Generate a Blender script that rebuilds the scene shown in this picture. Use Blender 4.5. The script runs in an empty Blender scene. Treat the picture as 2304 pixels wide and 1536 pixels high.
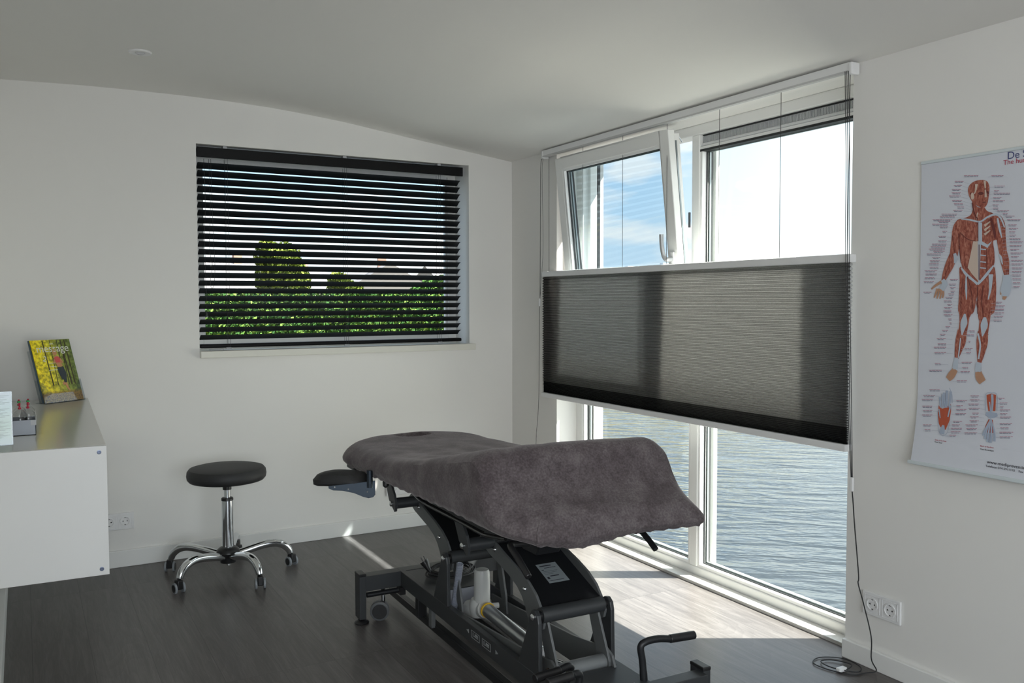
import bpy, bmesh, math, random
from mathutils import Vector, Matrix, noise
random.seed(7)
C = bpy.context.scene.collection
S = bpy.context.scene
PI = math.pi
def R(d): return math.radians(d)

# ------------------------------------------------------------ camera
cam_d = bpy.data.cameras.new('camera'); cam = bpy.data.objects.new('camera', cam_d); C.objects.link(cam)
YAW, PITCH, ROLL = .50990, .046717, -.00239
f_ = Vector((math.sin(YAW)*math.cos(PITCH), math.cos(YAW)*math.cos(PITCH), -math.sin(PITCH)))
r_ = Vector((math.cos(YAW), -math.sin(YAW), 0)); u_ = r_.cross(f_)
r2 = r_*math.cos(ROLL)+u_*math.sin(ROLL); u2 = -r_*math.sin(ROLL)+u_*math.cos(ROLL)
M = Matrix((r2, u2, -f_)).transposed().to_4x4(); M.translation = Vector((0, 0, 1.3))
cam.matrix_world = M
cam_d.sensor_width = 36; cam_d.lens = 36*1968.2/2304; cam_d.clip_start = .02; cam_d.clip_end = 2000
S.camera = cam
# ------------------------------------------------------------ exposure
S.view_settings.view_transform = 'Standard'; S.view_settings.look = 'None'
S.view_settings.exposure = 0.60; S.view_settings.gamma = 1; S.view_settings.use_curve_mapping = False
# ------------------------------------------------------------ sun
ALT = R(51.6); AZ = Vector((.866, -.5, 0)).normalized()
sdir = Vector((AZ.x*math.cos(ALT), AZ.y*math.cos(ALT), math.sin(ALT)))
sun = bpy.data.lights.new('sun', 'SUN'); sun.energy = 19.5; sun.angle = R(.55); sun.color = (1, .95, .87)
so = bpy.data.objects.new('sun', sun); C.objects.link(so); so.rotation_euler = sdir.to_track_quat('Z', 'Y').to_euler(); so.location = (12, -7, 15)
# ------------------------------------------------------------ sky
W = bpy.data.worlds.new('sky'); S.world = W; W.use_nodes = True
nt = W.node_tree; nt.nodes.clear()
def N(t, ty, **k):
    n = t.nodes.new(ty)
    for a, b in k.items(): setattr(n, a, b)
    return n
def math_n(t, op, a, b=None, c=None, clamp=False):
    n = N(t, 'ShaderNodeMath', operation=op, use_clamp=clamp)
    for i, v in enumerate((a, b, c)):
        if v is None: continue
        if isinstance(v, (int, float)): n.inputs[i].default_value = v
        else: t.links.new(v, n.inputs[i])
    return n.outputs[0]
def ramp(t, fac, stops, interp='LINEAR'):
    n = N(t, 'ShaderNodeValToRGB'); n.color_ramp.interpolation = interp
    e = n.color_ramp.elements
    while len(e) < len(stops): e.new(.5)
    for i, (p, c) in enumerate(stops):
        e[i].position = p; e[i].color = (*c, 1) if len(c) == 3 else c
    if fac is not None: t.links.new(fac, n.inputs[0])
    return n.outputs[0]
def mixc(t, fac, a, b, mode='MIX'):
    n = N(t, 'ShaderNodeMix', data_type='RGBA', blend_type=mode)
    for s, v in ((n.inputs[0], fac), (n.inputs[6], a), (n.inputs[7], b)):
        if isinstance(v, (int, float)): s.default_value = v
        elif isinstance(v, tuple): s.default_value = (*v, 1)
        else: t.links.new(v, s)
    return n.outputs[2]
tc = N(nt, 'ShaderNodeTexCoord'); sp = N(nt, 'ShaderNodeSeparateXYZ'); nt.links.new(tc.outputs['Generated'], sp.inputs[0])
base = ramp(nt, sp.outputs[2], [(0, (.72, .86, .98)), (.12, (.54, .76, .96)), (.35, (.27, .5, .86)), (1, (.12, .28, .62))])
mp = N(nt, 'ShaderNodeMapping'); nt.links.new(tc.outputs['Generated'], mp.inputs[0]); mp.inputs['Scale'].default_value = (5, 5, 17); mp.inputs['Location'].default_value = (2.3, 1.1, .35)
nz = N(nt, 'ShaderNodeTexNoise'); nz.inputs['Scale'].default_value = 1.35; nz.inputs['Detail'].default_value = 5; nz.inputs['Roughness'].default_value = .5
nt.links.new(mp.outputs[0], nz.inputs[0])
hz_ = N(nt, 'ShaderNodeVectorMath', operation='DOT_PRODUCT'); nt.links.new(tc.outputs['Generated'], hz_.inputs[0]); hz_.inputs[1].default_value = (.98, -.2, 0)
hzf = ramp(nt, hz_.outputs['Value'], [(.44, (0, 0, 0)), (.60, (.62, .62, .62))])
base = mixc(nt, hzf, base, (.90, .97, 1.0))
cl = ramp(nt, nz.outputs[0], [(.47, (0, 0, 0)), (.58, (1, 1, 1))])
c1 = mixc(nt, math_n(nt, 'MULTIPLY', cl, .85), base, (1.0, 1.0, 1.0))
dp = N(nt, 'ShaderNodeVectorMath', operation='DOT_PRODUCT'); nt.links.new(tc.outputs['Generated'], dp.inputs[0]); dp.inputs[1].default_value = sdir
g1 = math_n(nt, 'POWER', math_n(nt, 'MAXIMUM', dp.outputs['Value'], 0.0), 4.0)
c2 = mixc(nt, math_n(nt, 'MULTIPLY', g1, 1.0), c1, (2.4, 2.35, 2.2), 'ADD')
bg = N(nt, 'ShaderNodeBackground'); bg.inputs[1].default_value = 1.15; nt.links.new(c2, bg.inputs[0])
wo = N(nt, 'ShaderNodeOutputWorld'); nt.links.new(bg.outputs[0], wo.inputs[0])
# ------------------------------------------------------------ other lights: added rear fill, water glint, flash
# added fill lamp behind the camera, brightens the room like unseen daylight
al = bpy.data.lights.new('rear_fill', 'AREA'); al.shape = 'RECTANGLE'; al.size = 3.2; al.size_y = 1.7; al.energy = 48; al.color = (.93, .97, 1)
ao = bpy.data.objects.new('rear_fill', al); C.objects.link(ao); ao.location = (.2, -2.36, 1.25); ao.rotation_euler = (R(90), 0, 0)
# sunlight thrown back up by the sparkling water in front of the window
gl_ = bpy.data.lights.new('water_glint', 'AREA'); gl_.shape = 'RECTANGLE'; gl_.size = 2.6; gl_.size_y = 2.6; gl_.energy = 78; gl_.color = (1, .94, .80)
go = bpy.data.objects.new('water_glint', gl_); C.objects.link(go); go.location = (5.0, 2.3, -.88); go.rotation_euler = Vector((.72, -.22, -.66)).to_track_quat('Z', 'Y').to_euler()
# the small flash on top of the camera
fl = bpy.data.lights.new('camera_flash', 'SPOT'); fl.energy = 17; fl.spot_size = R(100); fl.spot_blend = .6; fl.shadow_soft_size = .018
fo = bpy.data.objects.new('camera_flash', fl); C.objects.link(fo); fo.matrix_world = M.copy(); fo.location = Vector((0, 0, 1.3))+u2*.085-f_*.02

# ------------------------------------------------------------ materials
MATS = {}
def mat(name, col=(.8, .8, .8), rough=.5, metal=0, spec=.5, **k):
    if name in MATS: return MATS[name]
    m = bpy.data.materials.new(name); m.use_nodes = True; b = m.node_tree.nodes['Principled BSDF']
    b.inputs['Base Color'].default_value = (*col, 1); b.inputs['Roughness'].default_value = rough
    b.inputs['Metallic'].default_value = metal; b.inputs['Specular IOR Level'].default_value = spec
    for a, v in k.items(): b.inputs[a].default_value = v
    MATS[name] = m; return m
def bump(m, scale, strength, dist=.002, detail=3, vec=None, stretch=None):
    t = m.node_tree; b = t.nodes['Principled BSDF']
    c = N(t, 'ShaderNodeTexCoord'); n = N(t, 'ShaderNodeTexNoise'); n.inputs['Scale'].default_value = scale; n.inputs['Detail'].default_value = detail
    src = c.outputs['Object']
    if stretch:
        q = N(t, 'ShaderNodeMapping'); q.inputs['Scale'].default_value = stretch; t.links.new(src, q.inputs[0]); src = q.outputs[0]
    t.links.new(src, n.inputs['Vector'])
    bp = N(t, 'ShaderNodeBump'); bp.inputs['Strength'].default_value = strength; bp.inputs['Distance'].default_value = dist
    t.links.new(n.outputs[0], bp.inputs['Height']); t.links.new(bp.outputs[0], b.inputs['Normal'])
    return m
wallm = bump(mat('wall_paint', (.815, .803, .775), .75, spec=.2), 60, .08)
ceilm = bump(mat('ceiling_paint', (.81, .80, .77), .8, spec=.2), 60, .08)
skirtm = mat('skirting_paint', (.83, .83, .81), .4)
upvc = mat('white_frame', (.84, .84, .82), .3)
upvc_in = mat('white_bead', (.86, .86, .85), .3)
gasket = mat('dark_gasket', (.012, .014, .016), .5)
spacer = mat('glazing_spacer', (.30, .33, .34), .35, .6)
blackm = mat('blind_black', (.005, .005, .0055), .45, spec=.2)
cordm = mat('dark_cord', (.02, .02, .022), .6)
whitep = mat('white_plastic', (.80, .80, .80), .35)
greyp = mat('grey_plastic', (.45, .46, .48), .4)
chrome = mat('chrome', (.72, .74, .76), .09, 1)
zinc = mat('zinc_bolt', (.75, .77, .78), .22, 1)
leather = bump(mat('black_leatherette', (.019, .019, .020), .58), 300, .15, .0005)
blackp = mat('black_plastic', (.012, .012, .013), .35)
anth = mat('anthracite_metal', (.040, .043, .046), .42, .1)
anth_d = mat('black_metal', (.012, .013, .015), .4, .1)
steelg = mat('grey_metal', (.135, .142, .144), .45, .2)
alum = mat('brushed_aluminium', (.5, .52, .54), .32, .9)
cabm = mat('white_cabinet', (.80, .80, .79), .35)
cabt = mat('cabinet_top', (.62, .62, .58), .16)
rubber = mat('grey_rubber', (.10, .11, .115), .6)
castg = mat('caster_tread', (.27, .29, .31), .5)
screwm = mat('screw_cap', (.12, .14, .2), .3, .7)
paper = mat('poster_paper', (.66, .68, .74), .45)
ink = mat('black_ink', (.02, .02, .03), .6)
redink = mat('red_ink', (.45, .05, .09), .6)
blueink = mat('blue_ink', (.06, .07, .20), .6)
yellowr = mat('yellow_ring', (.75, .45, .02), .4)
label = mat('label_silver', (.32, .36, .38), .35, .2)

def glassm(name, tint, fr=.7):
    m = bpy.data.materials.new(name); m.use_nodes = True; t = m.node_tree; t.nodes.clear()
    tr = N(t, 'ShaderNodeBsdfTransparent'); tr.inputs[0].default_value = (*tint, 1)
    gl = N(t, 'ShaderNodeBsdfGlossy'); gl.inputs['Roughness'].default_value = 0.0
    lw = N(t, 'ShaderNodeLayerWeight'); lw.inputs[0].default_value = .5
    fz = math_n(t, 'ADD', math_n(t, 'MULTIPLY', math_n(t, 'POWER', lw.outputs['Facing'], 5.0), .95), .035)
    mx = N(t, 'ShaderNodeMixShader'); o = N(t, 'ShaderNodeOutputMaterial')
    t.links.new(math_n(t, 'MULTIPLY', fz, fr), mx.inputs[0]); t.links.new(tr.outputs[0], mx.inputs[1]); t.links.new(gl.outputs[0], mx.inputs[2]); t.links.new(mx.outputs[0], o.inputs[0])
    MATS[name] = m; return m
glass = glassm('window_glass', (.93, .96, .95))
glass_t = glassm('tilted_glass', (.84, .90, .92))
acryl = glassm('clear_acrylic', (.90, .92, .93), 1.3)
cupg = glassm('cup_plastic', (.95, .955, .96), 1.8)

def mesh_screen(name, col, trn):
    m = bpy.data.materials.new(name); m.use_nodes = True; t = m.node_tree; t.nodes.clear()
    tr = N(t, 'ShaderNodeBsdfTransparent'); df = N(t, 'ShaderNodeBsdfDiffuse'); df.inputs[0].default_value = (*col, 1)
    mx = N(t, 'ShaderNodeMixShader'); mx.inputs[0].default_value = 1-trn; o = N(t, 'ShaderNodeOutputMaterial')
    t.links.new(tr.outputs[0], mx.inputs[1]); t.links.new(df.outputs[0], mx.inputs[2]); t.links.new(mx.outputs[0], o.inputs[0]); return m
screenm = mesh_screen('insect_mesh', (.05, .055, .055), .80)

def fabric_trans(name, dcol, tcol, w):
    m = bpy.data.materials.new(name); m.use_nodes = True; t = m.node_tree; t.nodes.clear()
    c = N(t, 'ShaderNodeTexCoord'); q = N(t, 'ShaderNodeMapping'); q.inputs['Scale'].default_value = (1, .35, 1); t.links.new(c.outputs['Object'], q.inputs[0])
    n = N(t, 'ShaderNodeTexNoise'); n.inputs['Scale'].default_value = 420; n.inputs['Detail'].default_value = 3; t.links.new(q.outputs[0], n.inputs[0])
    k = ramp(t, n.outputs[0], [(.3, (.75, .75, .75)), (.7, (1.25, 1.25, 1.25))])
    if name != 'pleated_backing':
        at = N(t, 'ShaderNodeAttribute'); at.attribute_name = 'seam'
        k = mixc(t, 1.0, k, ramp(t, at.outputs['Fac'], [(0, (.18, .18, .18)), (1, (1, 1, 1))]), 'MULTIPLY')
    df = N(t, 'ShaderNodeBsdfDiffuse'); df.inputs[0].default_value = (*dcol, 1)
    tl = N(t, 'ShaderNodeBsdfTranslucent'); t.links.new(mixc(t, 1.0, k, tcol, 'MULTIPLY'), tl.inputs[0])
    mx = N(t, 'ShaderNodeMixShader'); mx.inputs[0].default_value = w; o = N(t, 'ShaderNodeOutputMaterial')
    t.links.new(df.outputs[0], mx.inputs[1]); t.links.new(tl.outputs[0], mx.inputs[2]); t.links.new(mx.outputs[0], o.inputs[0]); return m
shade_f = fabric_trans('pleated_fabric', (.05, .05, .052), (.50, .49, .47), .5)
shade_s = fabric_trans('pleated_stack', (.04, .04, .04), (.075, .072, .068), .5)
shade_b = fabric_trans('pleated_backing', (.75, .75, .74), (.8, .8, .8), .5)

# floor: grey oak laminate, boards along Y
def floor_mat():
    m = mat('oak_laminate', (.1, .1, .1), .38, spec=.45); t = m.node_tree; b = t.nodes['Principled BSDF']
    c = N(t, 'ShaderNodeTexCoord')
    rot = N(t, 'ShaderNodeMapping'); rot.inputs['Rotation'].default_value = (0, 0, R(90)); t.links.new(c.outputs['Object'], rot.inputs[0])
    br = N(t, 'ShaderNodeTexBrick'); br.offset = .37; br.offset_frequency = 1
    br.inputs['Scale'].default_value = 1; br.inputs['Brick Width'].default_value = 1.28; br.inputs['Row Height'].default_value = .192
    br.inputs['Mortar Size'].default_value = .0012; br.inputs['Mortar Smooth'].default_value = .2; br.inputs['Bias'].default_value = 0
    br.inputs['Color1'].default_value = (0, 0, 0, 1); br.inputs['Color2'].default_value = (1, 1, 1, 1); br.inputs['Mortar'].default_value = (.5, .5, .5, 1)
    t.links.new(rot.outputs[0], br.inputs[0])
    off = N(t, 'ShaderNodeVectorMath', operation='MULTIPLY_ADD'); t.links.new(br.outputs['Color'], off.inputs[0]); off.inputs[1].default_value = (7, 13, 3); t.links.new(c.outputs['Object'], off.inputs[2])
    def nz_(sc, st, det, ro=.6, dis=0):
        q = N(t, 'ShaderNodeMapping'); q.inputs['Scale'].default_value = st; t.links.new(off.outputs[0], q.inputs[0])
        n = N(t, 'ShaderNodeTexNoise'); n.inputs['Scale'].default_value = sc; n.inputs['Detail'].default_value = det; n.inputs['Roughness'].default_value = ro; n.inputs['Distortion'].default_value = dis
        t.links.new(q.outputs[0], n.inputs[0]); return n.outputs[0]
    g = nz_(5, (6, .45, 1), 6, .65, .8)
    rings = math_n(t, 'FRACT', math_n(t, 'MULTIPLY', nz_(1.5, (3.2, .42, 1), 2, .4, .35), 26))
    fine = nz_(70, (4, .12, 1), 4, .7)
    v = math_n(t, 'ADD', math_n(t, 'MULTIPLY', g, .58), math_n(t, 'ADD', math_n(t, 'MULTIPLY', rings, .06), math_n(t, 'MULTIPLY', fine, .42)))
    col = ramp(t, v, [(.32, (.050, .043, .041)), (.5, (.102, .091, .087)), (.66, (.165, .151, .146))])
    col = mixc(t, .22, col, ramp(t, br.outputs['Color'], [(0, (.055, .05, .049)), (1, (.15, .142, .14))]))
    col = mixc(t, math_n(t, 'MULTIPLY', br.outputs['Fac'], .6), col, (.03, .028, .027))
    t.links.new(col, b.inputs['Base Color'])
    t.links.new(math_n(t, 'ADD', math_n(t, 'MULTIPLY', v, .25), .24), b.inputs['Roughness'])
    bp = N(t, 'ShaderNodeBump'); bp.inputs['Strength'].default_value = .25; bp.inputs['Distance'].default_value = .001
    t.links.new(math_n(t, 'SUBTRACT', v, math_n(t, 'MULTIPLY', br.outputs['Fac'], 1.5)), bp.inputs['Height']); t.links.new(bp.outputs[0], b.inputs['Normal'])
    return m
floorm = floor_mat()

def water_mat():
    m = mat('lake_water', (.016, .022, .027), .03, spec=.5); m.node_tree.nodes['Principled BSDF'].inputs['IOR'].default_value = 1.4
    t = m.node_tree; b = t.nodes['Principled BSDF']; c = N(t, 'ShaderNodeTexCoord')
    def w(sc, st, det, rz=0, dist=.4):
        q0 = N(t, 'ShaderNodeMapping'); q0.inputs['Rotation'].default_value = (0, 0, rz); t.links.new(c.outputs['Object'], q0.inputs[0])
        q = N(t, 'ShaderNodeMapping'); q.inputs['Scale'].default_value = st; t.links.new(q0.outputs[0], q.inputs[0])
        n = N(t, 'ShaderNodeTexNoise'); n.inputs['Scale'].default_value = sc; n.inputs['Detail'].default_value = det; n.inputs['Distortion'].default_value = dist
        t.links.new(q.outputs[0], n.inputs[0]); return n.outputs[0]
    h = math_n(t, 'ADD', math_n(t, 'MULTIPLY', w(1.3, (1, 3.4, 1), 3, R(38)), 1.0), math_n(t, 'MULTIPLY', w(5.0, (1, 3.0, 1), 2, R(50)), .22))
    bp = N(t, 'ShaderNodeBump'); bp.inputs['Strength'].default_value = 1; bp.inputs['Distance'].default_value = .072
    t.links.new(h, bp.inputs['Height']); t.links.new(bp.outputs[0], b.inputs['Normal']); return m
waterm = water_mat()

def cloth_mat():
    m = mat('towelling', (.1, .085, .085), .95, spec=.1); t = m.node_tree; b = t.nodes['Principled BSDF']
    c = N(t, 'ShaderNodeTexCoord')
    n1 = N(t, 'ShaderNodeTexNoise'); n1.inputs['Scale'].default_value = 13; n1.inputs['Detail'].default_value = 5; n1.inputs['Roughness'].default_value = .68; t.links.new(c.outputs['Object'], n1.inputs[0])
    n2 = N(t, 'ShaderNodeTexNoise'); n2.inputs['Scale'].default_value = 170; n2.inputs['Detail'].default_value = 3; t.links.new(c.outputs['Object'], n2.inputs[0])
    v = math_n(t, 'ADD', math_n(t, 'MULTIPLY', n1.outputs[0], .6), math_n(t, 'MULTIPLY', n2.outputs[0], .4))
    t.links.new(ramp(t, v, [(.38, (.070, .056, .060)), (.50, (.106, .089, .093)), (.62, (.158, .137, .140))]), b.inputs['Base Color'])
    b.inputs['Sheen Weight'].default_value = .35; b.inputs['Sheen Roughness'].default_value = .4; b.inputs['Sheen Tint'].default_value = (.8, .75, .75, 1)
    bp = N(t, 'ShaderNodeBump'); bp.inputs['Strength'].default_value = .4; bp.inputs['Distance'].default_value = .002
    t.links.new(v, bp.inputs['Height']); t.links.new(bp.outputs[0], b.inputs['Normal']); return m
clothm = cloth_mat()
def leaf_mat(name, a, b_, c_):
    m = mat(name, a, .9, spec=.02); t = m.node_tree; b = t.nodes['Principled BSDF']
    g = N(t, 'ShaderNodeNewGeometry')
    t.links.new(ramp(t, g.outputs['Random Per Island'], [(0, a), (.5, b_), (1, c_)]), b.inputs['Base Color']); return m
hedge_leaf = leaf_mat('hedge_leaves', (.018, .05, .018), (.055, .13, .032), (.17, .25, .055))
tree_leaf = leaf_mat('tree_leaves', (.06, .09, .02), (.14, .18, .035), (.28, .31, .07))

# ------------------------------------------------------------ mesh builder
class MB:
    def __init__(s): s.v = []; s.f = []; s.sm = []
    def add(s, vs, fs, smooth=False):
        o = len(s.v); s.v += [Vector(p) for p in vs]; s.f += [tuple(o+i for i in f) for f in fs]; s.sm += [smooth]*len(fs); return s
    def box(s, a, b):
        (x0, y0, z0), (x1, y1, z1) = a, b
        return s.add([(x0, y0, z0), (x1, y0, z0), (x1, y1, z0), (x0, y1, z0), (x0, y0, z1), (x1, y0, z1), (x1, y1, z1), (x0, y1, z1)],
                     [(0, 3, 2, 1), (4, 5, 6, 7), (0, 1, 5, 4), (1, 2, 6, 5), (2, 3, 7, 6), (3, 0, 4, 7)])
    def bar(s, p, q, w, h, up=(0, 0, 1)):
        p, q = Vector(p), Vector(q); d = (q-p).normalized(); u = Vector(up)
        x = d.cross(u).normalized(); y = x.cross(d).normalized()
        vs = [c+x*sx*w/2+y*sy*h/2 for c in (p, q) for sx, sy in ((-1, -1), (1, -1), (1, 1), (-1, 1))]
        return s.add(vs, [(0, 3, 2, 1), (4, 5, 6, 7), (0, 1, 5, 4), (1, 2, 6, 5), (2, 3, 7, 6), (3, 0, 4, 7)])
    def tube(s, pts, r, n=12, caps=True, closed=False):
        pts = [Vector(p) for p in pts]; k = len(pts); rs = r if isinstance(r, (list, tuple)) else [r]*k
        vs = []; up = None
        for i, p in enumerate(pts):
            a = pts[i-1] if (i > 0 or closed) else pts[0]; b = pts[(i+1) % k] if (i < k-1 or closed) else pts[-1]
            d = (b-a).normalized() if (b-a).length > 1e-9 else Vector((0, 0, 1))
            if up is None: up = Vector((0, 0, 1)) if abs(d.z) < .9 else Vector((1, 0, 0))
            x = d.cross(up)
            if x.length < 1e-6: x = d.cross(Vector((0, 1, 0)))
            x.normalize(); y = x.cross(d).normalized(); up = y
            vs += [p+(x*math.cos(2*PI*j/n)+y*math.sin(2*PI*j/n))*rs[i] for j in range(n)]
        fs = [(i*n+j, i*n+(j+1) % n, ((i+1) % k)*n+(j+1) % n, ((i+1) % k)*n+j) for i in range(k if closed else k-1) for j in range(n)]
        s.add(vs, fs, True)
        if caps and not closed:
            s.add(vs[:n], [tuple(range(n))[::-1]]); s.add(vs[-n:], [tuple(range(n))])
        return s
    def lathe(s, prof, c=(0, 0, 0), n=32, axis='Z', sx=1, sy=1):
        vs = []
        for r, z in prof:
            for j in range(n):
                a = 2*PI*j/n; p = (r*math.cos(a)*sx, r*math.sin(a)*sy, z)
                if axis == 'X': p = (z, p[0], p[1])
                if axis == 'Y': p = (p[0], z, p[1])
                vs.append((p[0]+c[0], p[1]+c[1], p[2]+c[2]))
        fs = [(i*n+j, i*n+(j+1) % n, (i+1)*n+(j+1) % n, (i+1)*n+j) for i in range(len(prof)-1) for j in range(n)]
        s.add(vs, fs, True)
        s.add(vs[:n], [tuple(range(n))[::-1]]); s.add(vs[-n:], [tuple(range(n))]); return s
    def prism(s, poly, fn, a, b):
        """poly: 2d outline, fn(p, t) -> 3d point, extruded t from a to b"""
        n = len(poly); vs = [fn(p, a) for p in poly]+[fn(p, b) for p in poly]
        return s.add(vs, [tuple(range(n))[::-1], tuple(range(n, 2*n))]+[(i, (i+1) % n, n+(i+1) % n, n+i) for i in range(n)])
    def move(s, M):
        s.v = [M @ p for p in s.v]; return s
    def build(s, name, m, parent=None, org=(0, 0, 0), bevel=0, sub=0, seg=2):
        me = bpy.data.meshes.new(name); o_ = Vector(org)
        me.from_pydata([tuple(p-o_) for p in s.v], [], s.f); me.update()
        bm = bmesh.new(); bm.from_mesh(me)
        if bevel != -1: bmesh.ops.remove_doubles(bm, verts=bm.verts, dist=1e-5)
        if bevel != -1: bmesh.ops.recalc_face_normals(bm, faces=bm.faces)
        for f in bm.faces: f.smooth = any(s.sm)
        bm.to_mesh(me); bm.free()
        if any(s.sm):
            try: me.set_sharp_from_angle(angle=R(38))
            except Exception: pass
        me.materials.append(m)
        o = bpy.data.objects.new(name, me); C.objects.link(o)
        if parent: o.parent = parent
        else: o.location = o_
        if bevel > 0:
            b = o.modifiers.new('bevel', 'BEVEL'); b.width = bevel; b.segments = seg; b.limit_method = 'ANGLE'; b.angle_limit = R(40)
        if sub: q = o.modifiers.new('sub', 'SUBSURF'); q.levels = sub; q.render_levels = sub
        return o
def tag(o, label=None, cat=None, group=None, kind=None):
    if label: o['label'] = label
    if cat: o['category'] = cat
    if group: o['group'] = group
    if kind: o['kind'] = kind
    return o
def thing(name, label, cat, loc=(0, 0, 0), rz=0, group=None, kind=None):
    o = bpy.data.objects.new(name, None); C.objects.link(o); o.location = loc; o.rotation_euler = (0, 0, rz); o.empty_display_size = .05
    return tag(o, label, cat, group, kind)
def text(name, body, size, m, Mx, parent=None, align='LEFT', ext=.0003, sx=1.0):
    cu = bpy.data.curves.new(name, 'FONT'); cu.body = body; cu.size = size; cu.align_x = align; cu.extrude = ext
    t = bpy.data.objects.new(name+'_c', cu); me = bpy.data.meshes.new_from_object(t); bpy.data.objects.remove(t)
    me.transform(Mx @ Matrix.Diagonal((sx, 1, 1, 1))); me.materials.clear(); me.materials.append(m)
    o = bpy.data.objects.new(name, me); C.objects.link(o)
    if parent: o.parent = parent
    return o
def text_mesh(items, m, name, parent):
    """several lines of print as one mesh. items: (body, size, Mx, align)"""
    bm = bmesh.new()
    for body, size, Mx, align in items:
        cu = bpy.data.curves.new('t', 'FONT'); cu.body = body; cu.size = size; cu.align_x = align; cu.extrude = .0001
        t = bpy.data.objects.new('t', cu); me = bpy.data.meshes.new_from_object(t); bpy.data.objects.remove(t); me.transform(Mx); bm.from_mesh(me); bpy.data.meshes.remove(me)
    me = bpy.data.meshes.new(name); bm.to_mesh(me); bm.free(); me.materials.append(m)
    o = bpy.data.objects.new(name, me); C.objects.link(o); o.parent = parent; return o
def interp(x, pts):
    if x <= pts[0][0]: return pts[0][1]
    for (a, b), (c, d) in zip(pts, pts[1:]):
        if x <= c: 
            t = (x-a)/(c-a); return b+(d-b)*t
    return pts[-1][1]
def smooth_pts(pts, n=6, closed=False):
    P = [Vector(p) for p in pts]; out = []; k = len(P)
    for i in range(k if closed else k-1):
        p0 = P[(i-1) % k] if (closed or i > 0) else P[0]; p1 = P[i]; p2 = P[(i+1) % k]; p3 = P[(i+2) % k] if (closed or i+2 < k) else P[-1]
        for j in range(n):
            t = j/n; out.append(.5*((2*p1)+(-p0+p2)*t+(2*p0-5*p1+4*p2-p3)*t*t+(-p0+3*p1-3*p2+p3)*t**3))
    if not closed: out.append(P[-1])
    return out

# ============================================================ ROOM
XW, YB = 2.596, 4.64            # window wall, end wall
XL, XF, YN = -.13, -2.4, -2.5    # short left wall, room beyond, rear wall
PY0, PY1 = 2.152, 4.131          # patio opening
PZ = 2.105
MB().box((XF, YN, -.1), (2.655, YB, 0)).build('floor', floorm)['kind'] = 'structure'
prof = [(-2.6, 2.16), (-1.6, 2.235), (-.8, 2.285), (-.1, 2.307), (.245, 2.319), (.5, 2.322), (.783, 2.3205), (1.135, 2.308), (1.492, 2.277), (1.75, 2.244), (2.012, 2.209), (2.3, 2.171), (2.597, 2.133), (2.75, 2.114)]
cp = [(p.x, p.y) for p in smooth_pts([(a, b, 0) for a, b in prof], 5)]
m = MB(); n = len(cp)
vs = [(x, y, z) for y in (YN-.15, YB+.3) for x, z in cp]+[(x, y, z+.12) for y in (YN-.15, YB+.3) for x, z in cp]
m.add(vs, [(i, i+1, n+i+1, n+i) for i in range(n-1)]+[(2*n+i, 3*n+i, 3*n+i+1, 2*n+i+1) for i in range(n-1)]+
      [(i, 2*n+i, 2*n+i+1, i+1) for i in range(n-1)]+[(n+i, n+i+1, 3*n+i+1, 3*n+i) for i in range(n-1)]+[(0, n, 3*n, 2*n), (n-1, 3*n-1, 4*n-1, 2*n-1)], True)
m.build('ceiling', ceilm)['kind'] = 'structure'
def wall_hole(name, ax, p0, p1, a0, a1, z0, z1, h0, h1, hz0, hz1, m=wallm):
    b = MB()
    def bx(a, c, zz0, zz1):
        if c-a < 1e-4 or zz1-zz0 < 1e-4: return
        b.box((p0, a, zz0), (p1, c, zz1)) if ax == 'X' else b.box((a, p0, zz0), (c, p1, zz1))
    bx(a0, h0, z0, z1); bx(h1, a1, z0, z1); bx(h0, h1, z0, hz0); bx(h0, h1, hz1, z1)
    o = b.build(name, m); o['kind'] = 'structure'; return o
WX0, WX1, WZ0, WZ1 = .780, 2.306, 1.045, 2.092
wall_hole('wall_back', 'Y', YB, YB+.26, XF-.1, XW+.2, -.1, 2.40, WX0, WX1, WZ0, WZ1)
wall_hole('wall_right', 'X', XW, XW+.20, YN, YB, -.1, 2.20, PY0, PY1, -.1, PZ)
MB().box((XL-.1, 1.1, 0), (XL, YB, 2.34)).build('wall_left', wallm)['kind'] = 'structure'
MB().box((XF-.1, YN, -.1), (XF, YB, 2.34)).build('wall_far_left', wallm)['kind'] = 'structure'
wall_hole('wall_behind', 'Y', YN-.1, YN, XF, XW+.2, -.1, 2.40, -1.46, 1.86, .34, 2.16)  # opening added for the window around the rear fill lamp
MB().box((XL, YB-.016, 0), (XW, YB, .082)).build('baseboard_back', skirtm, bevel=.003)['kind'] = 'structure'
MB().box((XW-.018, YN, 0), (XW, PY0, .068)).build('baseboard_right', skirtm, bevel=.003)['kind'] = 'structure'
MB().box((XL, 1.1, 0), (-.088, YB-.016, .10)).build('baseboard_left', skirtm, bevel=.003)['kind'] = 'structure'
MB().box((XW-.018, PY1, 0), (XW, YB-.016, .068)).build('baseboard_corner', skirtm, bevel=.003)['kind'] = 'structure'
# sill of the end wall window
MB().box((WX0+.0, 4.612, 1.012), (WX1+.03, 4.83, 1.047)).build('window_sill', mat('cream_sill', (.74, .73, .66), .35), bevel=.003)['kind'] = 'structure'
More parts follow.
